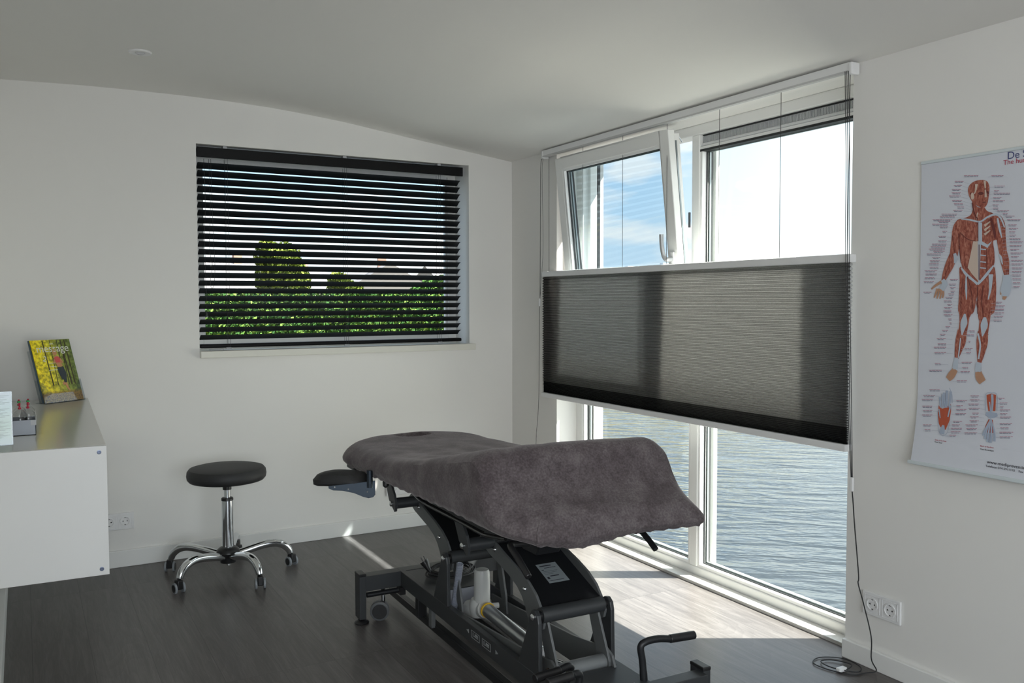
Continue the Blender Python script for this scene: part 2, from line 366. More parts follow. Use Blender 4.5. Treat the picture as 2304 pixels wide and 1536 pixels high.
# ------------------------------------------------------------ window_1 : end wall
w1 = thing('window_1', None, None, (1.54, 4.86, 1.05), kind='structure')
O = (1.54, 4.86, 1.05)
def rect_frame(b, fn, a0, a1, z0, z1, w, d0, d1, wb=None, wt=None):
    wb = wb or w; wt = wt or w
    for (p, q, r, s_) in ((a0, a0+w, z0, z1), (a1-w, a1, z0, z1), (a0+w, a1-w, z0, z0+wb), (a0+w, a1-w, z1-wt, z1)):
        b.box(*fn(p, q, r, s_, d0, d1))
    return b
fy = lambda a, c, z0, z1, d0, d1: ((a, d0, z0), (c, d1, z1))
fx = lambda a, c, z0, z1, d0, d1: ((d0, a, z0), (d1, c, z1))
rect_frame(MB(), fy, WX0, WX1, 1.047, WZ1, .052, 4.82, 4.88).build('window_frame', upvc, w1, O, bevel=.003)
rect_frame(MB(), fy, WX0+.052, WX1-.052, 1.099, WZ1-.052, .012, 4.835, 4.86).build('glazing_bead', upvc_in, w1, O)
MB().box((WX0+.06, 4.846, 1.105), (WX1-.06, 4.850, WZ1-.06)).build('glass', glass, w1, O)
# ------------------------------------------------------------ window_2 : patio window
O = (2.75, 3.14, 0)
w2 = thing('window_2', None, None, O, kind='structure')
X0, X1 = 2.728, 2.815
ZT = 2.102
MB().box((2.655, PY0, -.1), (2.728, PY1, .014)).build('threshold', mat('threshold_metal', (.62, .61, .58), .35, .2), w2, O, bevel=.003)
b = MB(); YL, YM0, YM1, YR = PY0+.014, 3.113, 3.164, PY1-.056
b.box((X0, PY0, .010), (X1, YL, ZT)); b.box((X0, YR, .010), (X1, PY1, ZT)); b.box((X0, YL, .010), (X1, YR, .052)); b.box((X0, YL, 2.058), (X1, YR, ZT))
b.box((2.768, PY1-.076, .04), (X1, YR+.01, 2.07)); b.box((X0, YM0, .052), (X1, YM1, 2.058)); b.box((X0, YM1, .93), (X1, YR, .995))
b.build('window_frame', upvc, w2, O, bevel=.004)
# right pane, lower left pane: bead, gasket, spacer, glass, outer rebate
def pane(y0, y1, z0, z1, gl, par=w2, o=O, x0=X0, nm='glass'):
    rect_frame(MB(), fx, y0, y1, z0, z1, .014, x0+.006, x0+.034).build('glazing_bead', upvc_in, par, o)
    rect_frame(MB(), fx, y0+.013, y1-.013, z0+.013, z1-.013, .005, x0+.030, x0+.036).build('gasket', gasket, par, o)
    rect_frame(MB(), fx, y0+.014, y1-.014, z0+.014, z1-.014, .010, x0+.042, x0+.052).build('glazing_spacer', spacer, par, o)
    rect_frame(MB(), fx, y0+.012, y1-.012, z0+.012, z1-.012, .008, x0+.054, x0+.066).build('outer_gasket', gasket, par, o)
    MB().box((x0+.038, y0+.012, z0+.012), (x0+.042, y1-.012, z1-.012)).build(nm, gl, par, o)
pane(YL, YM0, .052, 2.002, glass)
pane(YM1, YR, .052, .93, glass)
# ventilation grille above the right pane
V = (X0+.02, YL, 1.972)
b = MB().box((X0+.012, YL+.003, 1.990), (X0+.07, YM0-.002, 2.017)); b.box((X0+.026, YL+.003, 2.017), (X0+.07, YM0-.002, 2.053))
b.box((X0+.008, YL+.003, 2.005), (X0+.02, YM0-.002, 2.011))
gm = mat('vent_white', (.72, .73, .74), .35)
vent = b.build('vent_box', gm, w2, O, bevel=.002)
MB().box((X0+.004, YL, 1.980), (X0+.05, YM0, 1.990)).build('gasket', gasket, w2, O)
MB().box((X0+.020, YL, 2.053), (X0+.05, YM0, 2.058)).build('gasket', gasket, w2, O)
b = MB(); y = YL+.015
while y < 3.12:
    b.box((X0+.020, y, 2.022), (X0+.027, y+.0032, 2.049)); y += .0075
b.build('vent_slats', mat('vent_grey', (.55, .56, .57), .5), w2, O)
# outer rebate + exterior cladding jambs and mullion
b = MB()
b.box((X1, PY0-.02, .0), (2.93, PY0-.005, 2.2)); b.box((X1, PY1-.030, .0), (2.89, PY1+.02, 2.2)); b.box((X1, 3.098, .05), (2.838, 3.164, 2.1))
b.box((X1-.02, PY0+.0, -.02), (2.875, PY1-.05, .040)); b.box((X1, PY0, 2.06), (2.89, 3.16, 2.2)); b.box((X1, 3.16, 2.14), (2.89, PY1, 2.2))
b.build('outer_reveal', upvc, w2, O, bevel=.002)
# insect screen outside the left light
b = rect_frame(MB(), fx, 3.170, PY1-.032, .985, 2.138, .014, 2.842, 2.856); b.build('screen_frame', anth, w2, O)
MB().box((2.849, 3.184, 1.0), (2.8500, PY1-.046, 2.124)).build('insect_screen', screenm, w2, O)
# tilted sash, hinged at its foot
HZ, HX = .96, 2.702
ang = -math.atan2(.120, 1.10)
sash = thing('sash', None, None, (HX-O[0], 3.6-O[1], HZ-O[2])); sash.parent = w2
SY0, SY1, SZ1 = 3.128-3.6, 4.088-3.6, 1.118
SM = Matrix.Rotation(ang, 4, 'Y')
def sb(b, nm, m, **k): return b.move(SM).build(nm, m, sash, (0, 0, 0), **k)
sb(rect_frame(MB(), fx, SY0, SY1, 0, SZ1, .062, -.026, .012), 'sash_frame', upvc, bevel=.004)
sb(rect_frame(MB(), fx, SY0+.016, SY1-.016, .014, SZ1-.016, .046, .012, .052), 'sash_rebate', upvc, bevel=.002)
sb(rect_frame(MB(), fx, SY0+.062, SY1-.062, .062, SZ1-.062, .012, -.020, .010), 'glazing_bead', upvc_in)
sb(rect_frame(MB(), fx, SY0+.073, SY1-.073, .073, SZ1-.073, .005, -.004, .006), 'gasket', gasket)
sb(rect_frame(MB(), fx, SY0+.070, SY1-.070, .070, SZ1-.070, .010, .018, .026), 'glazing_spacer', spacer)
sb(rect_frame(MB(), fx, SY0+.068, SY1-.068, .068, SZ1-.068, .008, .028, .04), 'outer_gasket', gasket)
sb(MB().box((.012, SY0+.07, .07), (.016, SY1-.07, SZ1-.07)), 'glass', glass_t)
sb(MB().box((.012, SY0-.001, .1), (.020, SY0+.004, SZ1-.05)), 'fitting_strip', spacer)
# handle
hy = SY0+.030; hz = .535
hb = MB(); hb.box((-.036, hy-.014, hz-.034), (-.026, hy+.014, hz+.034))
sb(hb, 'handle_rose', whitep, bevel=.008, seg=4)
hp = smooth_pts([(-.034, hy, hz), (-.060, hy, hz), (-.068, hy+.004, hz+.002), (-.072, hy+.014, hz+.022), (-.074, hy+.018, hz+.070), (-.072, hy+.017, hz+.118)], 6)
sb(MB().tube(hp, [.011]*8+[.010]*(len(hp)-8), 12), 'handle', mat('handle_silver', (.42, .43, .44), .35, .3))
# window stay at the top of the opened light
MB().tube([(X0+.02, 3.26, 2.050), (X0-.05, 3.20, 2.058), (X0-.12, 3.15, 2.045)], .004, 8).build('window_stay', zinc, w2, O)
MB().box((X0+.004, 3.184, 1.64), (X0+.012, 3.191, 1.71)).build('striker', rubber, w2, O)
# roof edge that shades the upper part of the window, and the plinth under the room
MB().box((2.80, -3, 2.20), (3.027, 4.95, 2.32)).build('trim_1', mat('fascia', (.6, .6, .58), .6))['kind'] = 'structure'
MB().box((XF-.1, YN-.1, -.95), (2.87, YB+.26, -.12)).build('trim_2', mat('pontoon', (.25, .25, .25), .8))['kind'] = 'structure'

# unseen window added behind the camera to frame the fill lamp
w3 = thing('added_window', None, None, (.2, -2.45, .4), kind='structure'); O = (.2, -2.45, .4)
rect_frame(MB(), fy, -1.46, 1.86, .34, 2.16, .06, -2.50, -2.42).build('window_frame', upvc, w3, O, bevel=.003)
MB().box((.17, -2.50, .40), (.23, -2.42, 2.10)).build('mullion', upvc, w3, O, bevel=.003)
MB().box((-1.40, -2.47, .40), (1.80, -2.465, 2.10)).build('glass', glass, w3, O)

# ============================================================ OUTSIDE
b = MB().box((-300, -200, -1.2), (700, 42, -.92)); w = b.build('water', waterm); w['kind'] = 'structure'
def leaves(b, pts, size):
    for p in pts:
        s = size*random.uniform(.6, 1.3); a = Vector((random.gauss(0, 1), random.gauss(0, 1), random.gauss(0, 1))).normalized(); c = a.orthogonal().normalized(); d = a.cross(c)
        P = Vector(p); b.add([P-c*s/2, P+d*s*.3, P+c*s/2, P-d*s*.3], [(0, 1, 2, 3)])
def blob_pts(c, r, n):
    out = []
    for i in range(n):
        d = Vector((random.gauss(0, 1), random.gauss(0, 1), random.gauss(0, 1))).normalized()
        k = 1+.22*noise.noise(d*2.3+Vector(c))+.12*noise.noise(d*6)
        out.append(Vector(c)+Vector((d.x*r[0], d.y*r[1], d.z*r[2]))*k*random.uniform(.82, 1.0))
    return out
grass = mat('dry_bank', (.23, .19, .07), .9)
MB().box((-30, 41.6, -1.2), (60, 140, -.45)).build('ground', bump(grass, 3, .6, .05))['kind'] = 'structure'
# hedge
b = MB(); pts = []
for i in range(15000):
    x = random.uniform(7.2, 21.5); z = random.uniform(-.5, 1.0)**1 if False else random.uniform(-.45, 2.0)
    top = 1.75+.35*noise.noise(Vector((x*.5, 1, 0)))+.2*noise.noise(Vector((x*1.7, 4, 0)))
    if x > 14: top -= .05
    z = -.45+(top+.45)*random.random()
    dep = .35*noise.noise(Vector((x*.9, z*1.2, 3)))+.5*(z/2)
    pts.append((x, 43.2+dep+random.uniform(-.15, .25), z))
leaves(b, pts, .24)
for i in range(26):
    x = 7.2+i*.55; b.add([(x, 43.75, -.45), (x+.6, 43.75, -.45), (x+.6, 43.85, 1.55), (x, 43.85, 1.55)], [(0, 1, 2, 3)])
tag(b.build('hedge', hedge_leaf, None, (14.3, 43.3, -.45), bevel=-1), 'long clipped green hedge on the far bank behind the black blind', 'hedge')
def tree(name, c, r, n, label, tr=.12, m=tree_leaf, lump=6, size=.2, group=None):
    t = thing(name, label, 'tree' if 'tree' in name else 'bush', (c[0], c[1], -.45), 0, group)
    b = MB(); pts = blob_pts((c[0], c[1], c[2]-.2), (r[0]*.85, r[1]*.85, r[2]*.85), n)
    for k in range(lump):
        a = random.uniform(0, 2*PI); q = (c[0]+math.cos(a)*r[0]*.6, c[1]+math.sin(a)*r[1]*.5, c[2]+random.uniform(-.6, .7)*r[2]); pts += blob_pts(q, (r[0]*.5, r[1]*.5, r[2]*.42), n//5)
    leaves(b, pts, size); b.build('foliage', m, t, (c[0], c[1], -.45), bevel=-1)
    MB().tube([(c[0], c[1], -.45), (c[0]+.05, c[1], c[2]*.5), (c[0], c[1], c[2]+r[2]*.3)], [tr, tr*.8, tr*.3], 8).build('trunk', mat('bark', (.10, .07, .05), .9), t, (c[0], c[1], -.45))
tree('broadleaf_tree', (12.0, 46.0, 2.6), (1.35, 1.3, 2.1), 5200, 'tall yellow-green tree rising above the hedge')
tree('garden_bush', (20.5, 45.6, 1.9), (1.5, 1.0, .9), 2600, 'green bush at the right end of the hedge', .08, hedge_leaf)
tree('garden_bush', (15.4, 46.0, 2.0), (1.1, .9, .75), 2000, 'round green bush to the right of the tall tree', .08, tree_leaf)
hw = mat('house_render', (.75, .74, .70), .8); hr = mat('roof_tiles', (.16, .15, .16), .8); hwin = mat('house_glass', (.05, .06, .08), .2); brickm = mat('house_brick', (.36, .22, .17), .9)
def house(c, w, d, h, rh, label, wm, rot=0, nwin=3, group=None):
    t = thing('house', label, 'house', (c[0], c[1], -.45), rot)
    MB().box((-w/2, -d/2, 0), (w/2, d/2, h)).build('wall', wm, t)
    b = MB(); e = .3
    b.add([(-w/2-e, -d/2-e, h-.1), (w/2+e, -d/2-e, h-.1), (w/2+e, d/2+e, h-.1), (-w/2-e, d/2+e, h-.1), (-w/2-e, 0, h+rh), (w/2+e, 0, h+rh)], [(0, 3, 2, 1), (0, 1, 5, 4), (2, 3, 4, 5), (0, 4, 3), (1, 2, 5)])
    b.build('roof', hr, t)
    for i in range(nwin):
        x = -w/2+w*(i+.5)/nwin
        f = MB().box((x-.5, -d/2-.06, .9), (x+.5, -d/2+.02, 2.1)).build('window', upvc, t)
        MB().box((x-.42, -d/2-.08, .98), (x+.42, -d/2-.055, 2.02)).build('pane', hwin, f)
    MB().box((w*.25, -.3, h+rh*.4), (w*.25+.5, .3, h+rh+.5)).build('chimney', brickm, t)
    return t
house((10.5, 58, 0), 5.6, 6, 2.6, 1.7, 'white house with dark roof at the left behind the hedge', hw, 0, 3)
house((17.0, 66, 0), 6.5, 6, 2.7, 1.6, 'white house with grey roof just right of the tall tree', hw, .2, 3)
house((23.0, 60, 0), 5.0, 6, 2.5, 1.9, 'pale gabled house seen between the bushes', hw, 1.35, 2)
house((31.5, 66, 0), 5.2, 6, 2.8, 1.8, 'white house with dark roof behind the right-hand bush', hw, .1, 3)
# low row of buildings on the far shore, seen above the pleated shade
shore = mat('shore_land', (.12, .16, .08), .95)
for i, (y0, y1, h, lb) in enumerate([(196, 214, 10.2, 'leftmost low white building on the far shore'), (176, 192, 10.9, 'rightmost low white building on the far shore')]):
    t = thing('shore_building', lb, 'building', (152, (y0+y1)/2, -1), 0); o = (152, (y0+y1)/2, -1)
    MB().box((150, y0, -.5), (156, y1, h)).build('wall', mat('shore_white', (.62, .64, .66), .8), t, o)
    y = y0+1
    while y < y1-2: MB().box((149.8, y, h-2.2), (150.05, y+1.6, h-.9)).build('window', hwin, t, o); y += 3
    y = y0+2
    while y < y1-2: MB().box((151, y, h), (153, y+1.5, h+random.uniform(.5, 1.3))).build('roof_box', mat('shore_grey', (.45, .48, .5), .7), t, o); y += 4.2
MB().box((148, 60, -1), (260, 260, -.3)).build('far_shore', shore)['kind'] = 'structure'

# ============================================================ VENETIAN BLIND
O = (1.53, 4.69, 1.06)
vb = thing('venetian_blind', 'black venetian blind with half open slats in the end wall window', 'blind', O)
BX0, BX1 = .787, 2.276
MB().box((BX0-.002, 4.655, 2.028), (BX1, 4.661, 2.080)).build('valance', blackm, vb, O, bevel=.002)
MB().box((BX0+.004, 4.664, 2.04), (BX1-.004, 4.715, 2.078)).build('headrail', blackm, vb, O, bevel=.002)
sl = None
for k in range(23):
    z = 1.991-.0398*k
    if sl is None:
        b = MB(); q = []
        for j in range(7):
            t = j/6; dy = (t-.5)*.045; dz = (.5-t)*.0255+.0035*math.sin(PI*t)
            q.append((dy, dz))
        vs = [(x, 4.69+dy, z+dz) for x in (BX0+.004, BX1-.012) for dy, dz in q]+[(x, 4.69+dy, z+dz-.0012) for x in (BX0+.004, BX1-.012) for dy, dz in q]
        b.add(vs, [(j, j+1, 8+j, 7+j) for j in range(6)]+[(14+j, 21+j, 22+j, 15+j) for j in range(6)]+[(0, 7, 21, 14), (6, 20, 27, 13)]+[(j, 14+j, 15+j, j+1) for j in range(6)]+[(7+j, 8+j, 22+j, 21+j) for j in range(6)], True)
        sl = b.build('slat', blackm, vb, (O[0], O[1], z)); sl.location = (0, 0, z-O[2]); z_first = z
    else:
        c = sl.copy(); C.objects.link(c); c.location = (0, 0, z-O[2])
MB().box((BX0, 4.668, 1.060), (BX1-.006, 4.712, 1.080)).build('bottom_rail', blackm, vb, O, bevel=.006)
for x in (.925, 1.56, 2.125):
    b = MB()
    b.tube([(x, 4.667, 2.03), (x, 4.666, 1.5), (x, 4.667, 1.062)], .0009, 5); b.tube([(x+.012, 4.667, 2.03), (x+.012, 4.666, 1.5), (x+.012, 4.667, 1.062)], .0009, 5)
    b.tube([(x+.005, 4.713, 2.03), (x+.005, 4.713, 1.07)], .0009, 5)
    b.build('ladder_cord', cordm, vb, O)
    MB().box((x-.010, 4.664, 1.052), (x+.018, 4.674, 1.062)).build('cord_clip', greyp, vb, O, bevel=.002)
    MB().box((x-.010, 4.658, 2.0785), (x+.010, 4.700, 2.0915)).build('mounting_bracket', greyp, vb, O, bevel=.001)
for x, zb in ((.818, 1.24), (.842, 1.50)):
    MB().tube(smooth_pts([(x, 4.652, 2.02), (x+.004, 4.648, 1.8), (x-.003, 4.648, 1.6), (x+.002, 4.648, zb)], 5), .0011, 5).build('pull_cord', cordm, vb, O)
    MB().lathe([(.002, .022), (.0045, .018), (.0065, 0), (.006, -.004), (.001, -.004)], (x+.002, 4.648, zb-.018), 10).build('tassel', cupg, vb, O)
MB().tube(smooth_pts([(.852, 4.650, 2.02), (.856, 4.646, 1.7), (.862, 4.646, 1.50), (.858, 4.645, 1.40), (.846, 4.645, 1.365), (.838, 4.645, 1.40), (.848, 4.646, 1.46), (.850, 4.646, 1.52)], 6), .0011, 5).build('tilt_cord', cordm, vb, O)
MB().box((.83, 4.640, 1.0475), (.90, 4.655, 1.056)).build('cord_bundle', greyp, vb, O, bevel=.003)

# ============================================================ PLEATED SHADE
O = (2.57, 3.17, .76)
ps = thing('pleated_shade', 'dark grey honeycomb shade with white rails across the tall window', 'blind', O)
SY0_, SY1_ = 2.128, 4.222
MB().box((2.548, 2.135, 2.100), (2.588, 4.205, 2.132)).build('headrail', whitep, ps, O, bevel=.002)
MB().box((2.546, 2.135, 2.096), (2.566, 4.205, 2.1035)).build('headrail_lip', mat('rail_grey', (.55, .55, .55), .4), ps, O)
for y in (2.128, 4.207):
    MB().box((2.545, y-.009, 2.088), (2.588, y+.009, 2.131)).build('end_bracket', whitep, ps, O, bevel=.005)
MB().box((2.548, SY0_-.006, 1.432), (2.590, SY1_+.002, 1.462)).build('top_rail', whitep, ps, O, bevel=.004)
MB().box((2.548, SY0_-.002, .757), (2.590, SY1_+.002, .783)).build('bottom_rail', whitep, ps, O, bevel=.004)
zs = [1.432]; 
for i in range(56):
    t = i/55; zs.append(zs[-1]-(.0155-.0035*t-.0075*max(0, (t-.55)/.45)**1.2))
sc = (1.432-.783)/(1.432-zs[-1]); zs = [1.432-(1.432-z)*sc for z in zs]
zst = [z for z in zs if z < .850]; zs = [z for z in zs if z >= zst[0]]
def zig(x_in, x_out, zs=zs):
    q = []
    for i, z in enumerate(zs):
        e = .0011 if i < len(zs)-1 else 0
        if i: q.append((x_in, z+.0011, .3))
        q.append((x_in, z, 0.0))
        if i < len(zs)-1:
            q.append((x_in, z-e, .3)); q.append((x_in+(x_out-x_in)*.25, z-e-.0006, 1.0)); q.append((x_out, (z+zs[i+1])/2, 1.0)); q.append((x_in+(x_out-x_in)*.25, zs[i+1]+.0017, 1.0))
    b = MB(); k = len(q); b.q = q
    return b.add([(p[0], y, p[1]) for y in (SY0_, SY1_) for p in q], [(i, i+1, k+i+1, k+i) for i in range(k-1)])
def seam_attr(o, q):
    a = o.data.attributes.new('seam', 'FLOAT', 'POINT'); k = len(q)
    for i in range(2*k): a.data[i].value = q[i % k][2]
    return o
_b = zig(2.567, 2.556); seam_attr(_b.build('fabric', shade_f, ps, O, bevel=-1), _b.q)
zig(2.570, 2.580).build('fabric_backing', shade_b, ps, O, bevel=-1)
_b = zig(2.567, 2.557, zst); seam_attr(_b.build('fabric_stack', shade_s, ps, O, bevel=-1), _b.q)
zig(2.570, 2.580, zst).build('fabric_backing', shade_b, ps, O, bevel=-1)
for y in (4.167, 3.83, 3.484, 3.148, 2.807, 2.466, 2.124+.02):
    MB().tube([(2.568, y, 2.10), (2.568, y, 1.45)], .0011, 6).build('guide_cord', cordm, ps, O)
rc = [(2.545, 2.138, 2.10), (2.545, 2.128, 1.8), (2.541, 2.120, 1.479), (2.540, 2.10, .95), (2.54, 2.086, .672)]
for k, off in enumerate((-.006, 0, .006)):
    MB().tube(smooth_pts([(p[0]-.002*k, p[1]+off*(1 if i < 4 else .2), p[2]) for i, p in enumerate(rc)], 6), .0013, 6).build('pull_cord', cordm, ps, O)
MB().box((2.533, 2.078, .625), (2.543, 2.094, .675)).build('cord_connector', whitep, ps, O, bevel=.004, seg=3)
fl_ = [(2.54, 2.085, .625), (2.54, 2.080, .584), (2.541, 2.073, .506), (2.541, 2.053, .336), (2.541, 2.054, .304), (2.541, 2.033, .247), (2.541, 1.997, .135), (2.541, 1.994, .055), (2.56, 1.988, .012),
       (2.53, 2.006, .004), (2.475, 2.020, .004), (2.438, 2.09, .004), (2.437, 2.156, .004), (2.495, 2.178, .004), (2.560, 2.130, .004), (2.552, 2.050, .006), (2.50, 2.020, .008), (2.455, 2.090, .008), (2.468, 2.150, .006), (2.515, 2.135, .006), (2.535, 2.075, .008), (2.49, 2.05, .010), (2.471, 2.063, .010)]
MB().tube(smooth_pts(fl_, 7), .0021, 8).build('loop_cord', cordm, ps, O)
MB().box((2.452, 2.050, .002), (2.490, 2.072, .016)).build('cord_toggle', whitep, ps, O, bevel=.005, seg=3)
MB().tube(smooth_pts([(2.548, 4.205, 2.09), (2.545, 4.217, 2.04), (2.545, 4.222, 1.7), (2.545, 4.227, 1.315)], 5), .0015, 6).build('pull_cord', cordm, ps, O)
MB().tube(smooth_pts([(2.55, 4.200, 2.09), (2.55, 4.210, 2.0), (2.55, 4.202, 1.6), (2.547, 4.218, 1.4), (2.545, 4.227, 1.31)], 5), .0008, 6).build('pull_cord', cordm, ps, O)
MB().lathe([(.003, 0), (.006, .006), (.006, .036), (.003, .044)], (2.545, 4.230, 1.268), 10).build('cord_connector', whitep, ps, O)
MB().tube(smooth_pts([(2.545, 4.231, 1.27), (2.545, 4.238, .861), (2.545, 4.245, .70), (2.547, 4.262, .60), (2.548, 4.278, .48), (2.55, 4.28, .2)], 5), .0012, 6).build('loop_cord', cordm, ps, O)

# ============================================================ SOCKETS
def socket(cx, cz, wall, y_or_x, label, n=2):
    t = thing('wall_socket', label, 'socket', (cx if wall == 'B' else y_or_x, y_or_x if wall == 'B' else cx, cz), 0 if wall == 'B' else R(-90))
    w_ = .081+.0715*(n-1)
    MB().box((-w_/2, -.009, -.0405), (w_/2, 0, .0405)).build('cover_plate', whitep, t, bevel=.002)
    for i in range(n):
        x = (i-(n-1)/2)*.0715
        b = MB().lathe([(.0235, .006), (.0235, -.002), (.0195, -.0022), (.0185, .004), (.0, .004)], (x, -.0095, 0), 28, 'Y')
        b.box((x-.031, -.0105, -.031), (x+.031, -.009, -.0300)); b.box((x-.031, -.0105, .0300), (x+.031, -.009, .031)); b.box((x-.031, -.0105, -.031), (x-.030, -.009, .031)); b.box((x+.030, -.0105, -.031), (x+.031, -.009, .031))
        b.build('outlet', whitep, t)
        b = MB()
        for s in (-1, 1): b.lathe([(.0028, 0), (.0028, -.003)], (x+s*.0095, -.0060, 0), 10, 'Y')
        b.box((x-.003, -.009, .0155), (x+.003, -.006, .0195)); b.box((x-.003, -.009, -.0195), (x+.003, -.006, -.0155)); b.build('contact', rubber, t)
    return t
socket(1.9945, .2285, 'R', XW-.0005, 'white double socket on the window wall beside the hanging cord')
socket(.378, .2255, 'B', YB-.0005, 'white double socket low on the end wall beside the white cabinet')
socket(1.885, .2375, 'B', YB-.0005, 'white triple socket low on the end wall half hidden by the treatment couch', 3)
# ceiling spot
t = thing('ceiling_spot', 'small round white recessed ceiling spot', 'ceiling light', (.447, 3.918, 2.3215))
MB().lathe([(.044, .002), (.046, -.001), (.042, -.006), (.030, -.008), (.024, -.006), (.022, -.0045), (0.0001, -.0045)], (0, 0, 0), 32).build('trim_ring', whitep, t)
MB().lathe([(.019, -.0050), (.012, -.010), (.0001, -.011)], (0, 0, 0), 20).build('lens', mat('lens', (.6, .6, .62), .15), t)

# ============================================================ CABINET
CR = R(-1.45)
cab = thing('wall_cabinet', 'white wall-hung cabinet with glossy top at the left', 'cabinet', (.262, 4.60, .43), CR)
# local: x right edge 0, y from 0 (far) to -1.55 (near)
L_ = 1.548
MB().box((-.345, -L_+.018, .002), (-.004, .015, .400)).build('body', cabm, cab, bevel=.001)
MB().box((-.345, -L_+.002, .400), (-.001, .015, .4125)).build('top', cabt, cab, bevel=.001)
MB().box((-.345, -L_-.016, 0), (0, -L_+.002, .4135)).build('end_panel', cabm, cab, bevel=.001)
MB().box((-.004, -L_+.02, .004), (-.0008, .012, .398)).build('door', cabm, cab, bevel=.001)
for z in (.020, .394): MB().lathe([(.0065, 0), (.0065, -.0012), (.003, -.0018), (.0001, -.001)], (-.022, -L_-.016, z), 16, 'Y').build('screw', screwm, cab)
CZ = .8425+.0002
# magazine + holder on cabinet top (local frame: holder facing the camera)
def lean(origin, rz, tilt): return Matrix.Translation(origin) @ Matrix.Rotation(rz, 4, 'Z') @ Matrix.Rotation(tilt, 4, 'X')
HO = Vector((.161, 4.479, CZ))
hrz = R(36)
mh = thing('brochure_holder', 'clear acrylic brochure holder on the far end of the cabinet', 'holder', HO, hrz)
TL = R(-18)
TM = Matrix.Rotation(TL, 4, 'X')
# x: width, y: depth (+ back), z up ; tilted backwards
b = MB()
b.box((-.104, .030, .0), (.104, .0325, .255)); b.box((-.104, -.006, 0), (.104, .0325, .0025))
for s in (-1, 1): b.add([(s*.104, -.006, 0), (s*.104, .0325, 0), (s*.104, .0325, .12), (s*.104, -.006, .10), (s*.1015, -.006, 0), (s*.1015, .0325, 0), (s*.1015, .0325, .12), (s*.1015, -.006, .10)], [(0, 1, 2, 3), (4, 7, 6, 5), (0, 3, 7, 4), (2, 1, 5, 6), (3, 2, 6, 7), (0, 4, 5, 1)])
poly = [(-.104, 0), (.104, 0), (.104, .100), (.088, .092), (.074, .055), (.050, .042), (-.050, .042), (-.074, .055), (-.088, .092), (-.104, .100)]
n = len(poly); vs = [(x, -.006, z) for x, z in poly]+[(x, -.0035, z) for x, z in poly]
b.add(vs, [tuple(range(n)), tuple(range(n, 2*n))[::-1]]+[(i, n+i, n+(i+1) % n, (i+1) % n) for i in range(n)])
b.move(TM); 
b.build('holder_body', acryl, mh)
MB().box((-.106, -.012, 0), (.106, .060, .0025)).build('foot', acryl, mh)
mg = thing('magazine', 'yellow and green magazine with a woman running in a wood on its cover', 'magazine', HO, hrz)
coverm = mat('magazine_cover', (.4, .4, .1), .3)
t_ = coverm.node_tree; bb = t_.nodes['Principled BSDF']; tcn = N(t_, 'ShaderNodeTexCoord'); sx_ = N(t_, 'ShaderNodeSeparateXYZ'); t_.links.new(tcn.outputs['Generated'], sx_.inputs[0])
nn = N(t_, 'ShaderNodeTexNoise'); nn.inputs['Scale'].default_value = 14; nn.inputs['Detail'].default_value = 6; t_.links.new(tcn.outputs['Generated'], nn.inputs[0])
gx = ramp(t_, sx_.outputs[0], [(0, (.80, .62, .015)), (.35, (.60, .52, .03)), (.65, (.24, .28, .05)), (1, (.10, .14, .035))])
gn = ramp(t_, nn.outputs[0], [(.35, (.35, .4, .3)), (.65, (1.9, 1.9, 1.6))])
gc = mixc(t_, .8, gx, gn, 'MULTIPLY')
nn2 = N(t_, 'ShaderNodeTexNoise'); nn2.inputs['Scale'].default_value = 40; t_.links.new(tcn.outputs['Generated'], nn2.inputs[0])
lv = ramp(t_, nn2.outputs[0], [(.35, (.14, .06, .01)), (.65, (.55, .30, .04))])
gc = mixc(t_, ramp(t_, sx_.outputs[2], [(.13, (1, 1, 1)), (.19, (0, 0, 0))]), gc, lv)
t_.links.new(gc, bb.inputs['Base Color'])
MW, MH = .200, .297
def mp_(x, z, y=0.0): return TM @ Vector((x*1.22, y, z*1.02+.003))
MB().box((-MW/2, .001, .003), (MW/2, .006, MH)).move(TM).build('pages', coverm, mg)
MB().box((-MW/2-.004, .008, .006), (MW/2-.004, .014, MH+.001)).move(TM).build('back_copies', mat('magazine_back', (.08, .13, .18), .35), mg)
def flat(name, polys, m, parent, fn, th=.0004):
    b = MB()
    for i, p in enumerate(polys):
        k = len(p); b.add([fn(x, z, -.0002-.00004*i) for x, z in p]+[fn(x, z, -.0002-.00004*i-th) for x, z in p], [tuple(range(k)), tuple(range(k, 2*k))[::-1]]+[(j, (j+1) % k, k+(j+1) % k, k+j) for j in range(k)])
    return b.build(name, m, parent)
mf = lambda x, z, y: mp_(x, z, .001+y)
def limb(pts, ws):
    L, Rr = [], []
    for i, p in enumerate(pts):
        a = Vector(pts[max(0, i-1)]); c = Vector(pts[min(len(pts)-1, i+1)]); d = (c-a).normalized(); nrm = Vector((-d.y, d.x))*ws[i]/2
        L.append((p[0]+nrm.x, p[1]+nrm.y)); Rr.append((p[0]-nrm.x, p[1]-nrm.y))
    return L+Rr[::-1]
def oval(cx, cz, rx, rz, n=18, a0=0): return [(cx+rx*math.cos(2*PI*i/n+a0), cz+rz*math.sin(2*PI*i/n+a0)) for i in range(n)]
trunks = [limb([(x, .075), (x+dx, .285)], [.004*w, .003*w]) for x, dx, w in ((.022, .004, 1), (.048, -.006, 1.6), (.062, -.004, 1.3), (.036, .006, .8), (-.030, -.004, 1.2), (-.010, .006, .7))]
flat('cover_trees', trunks, mat('print_trunk', (.05, .04, .015), .4), mg, mf)
skin = mat('print_skin', (.55, .27, .12), .4)
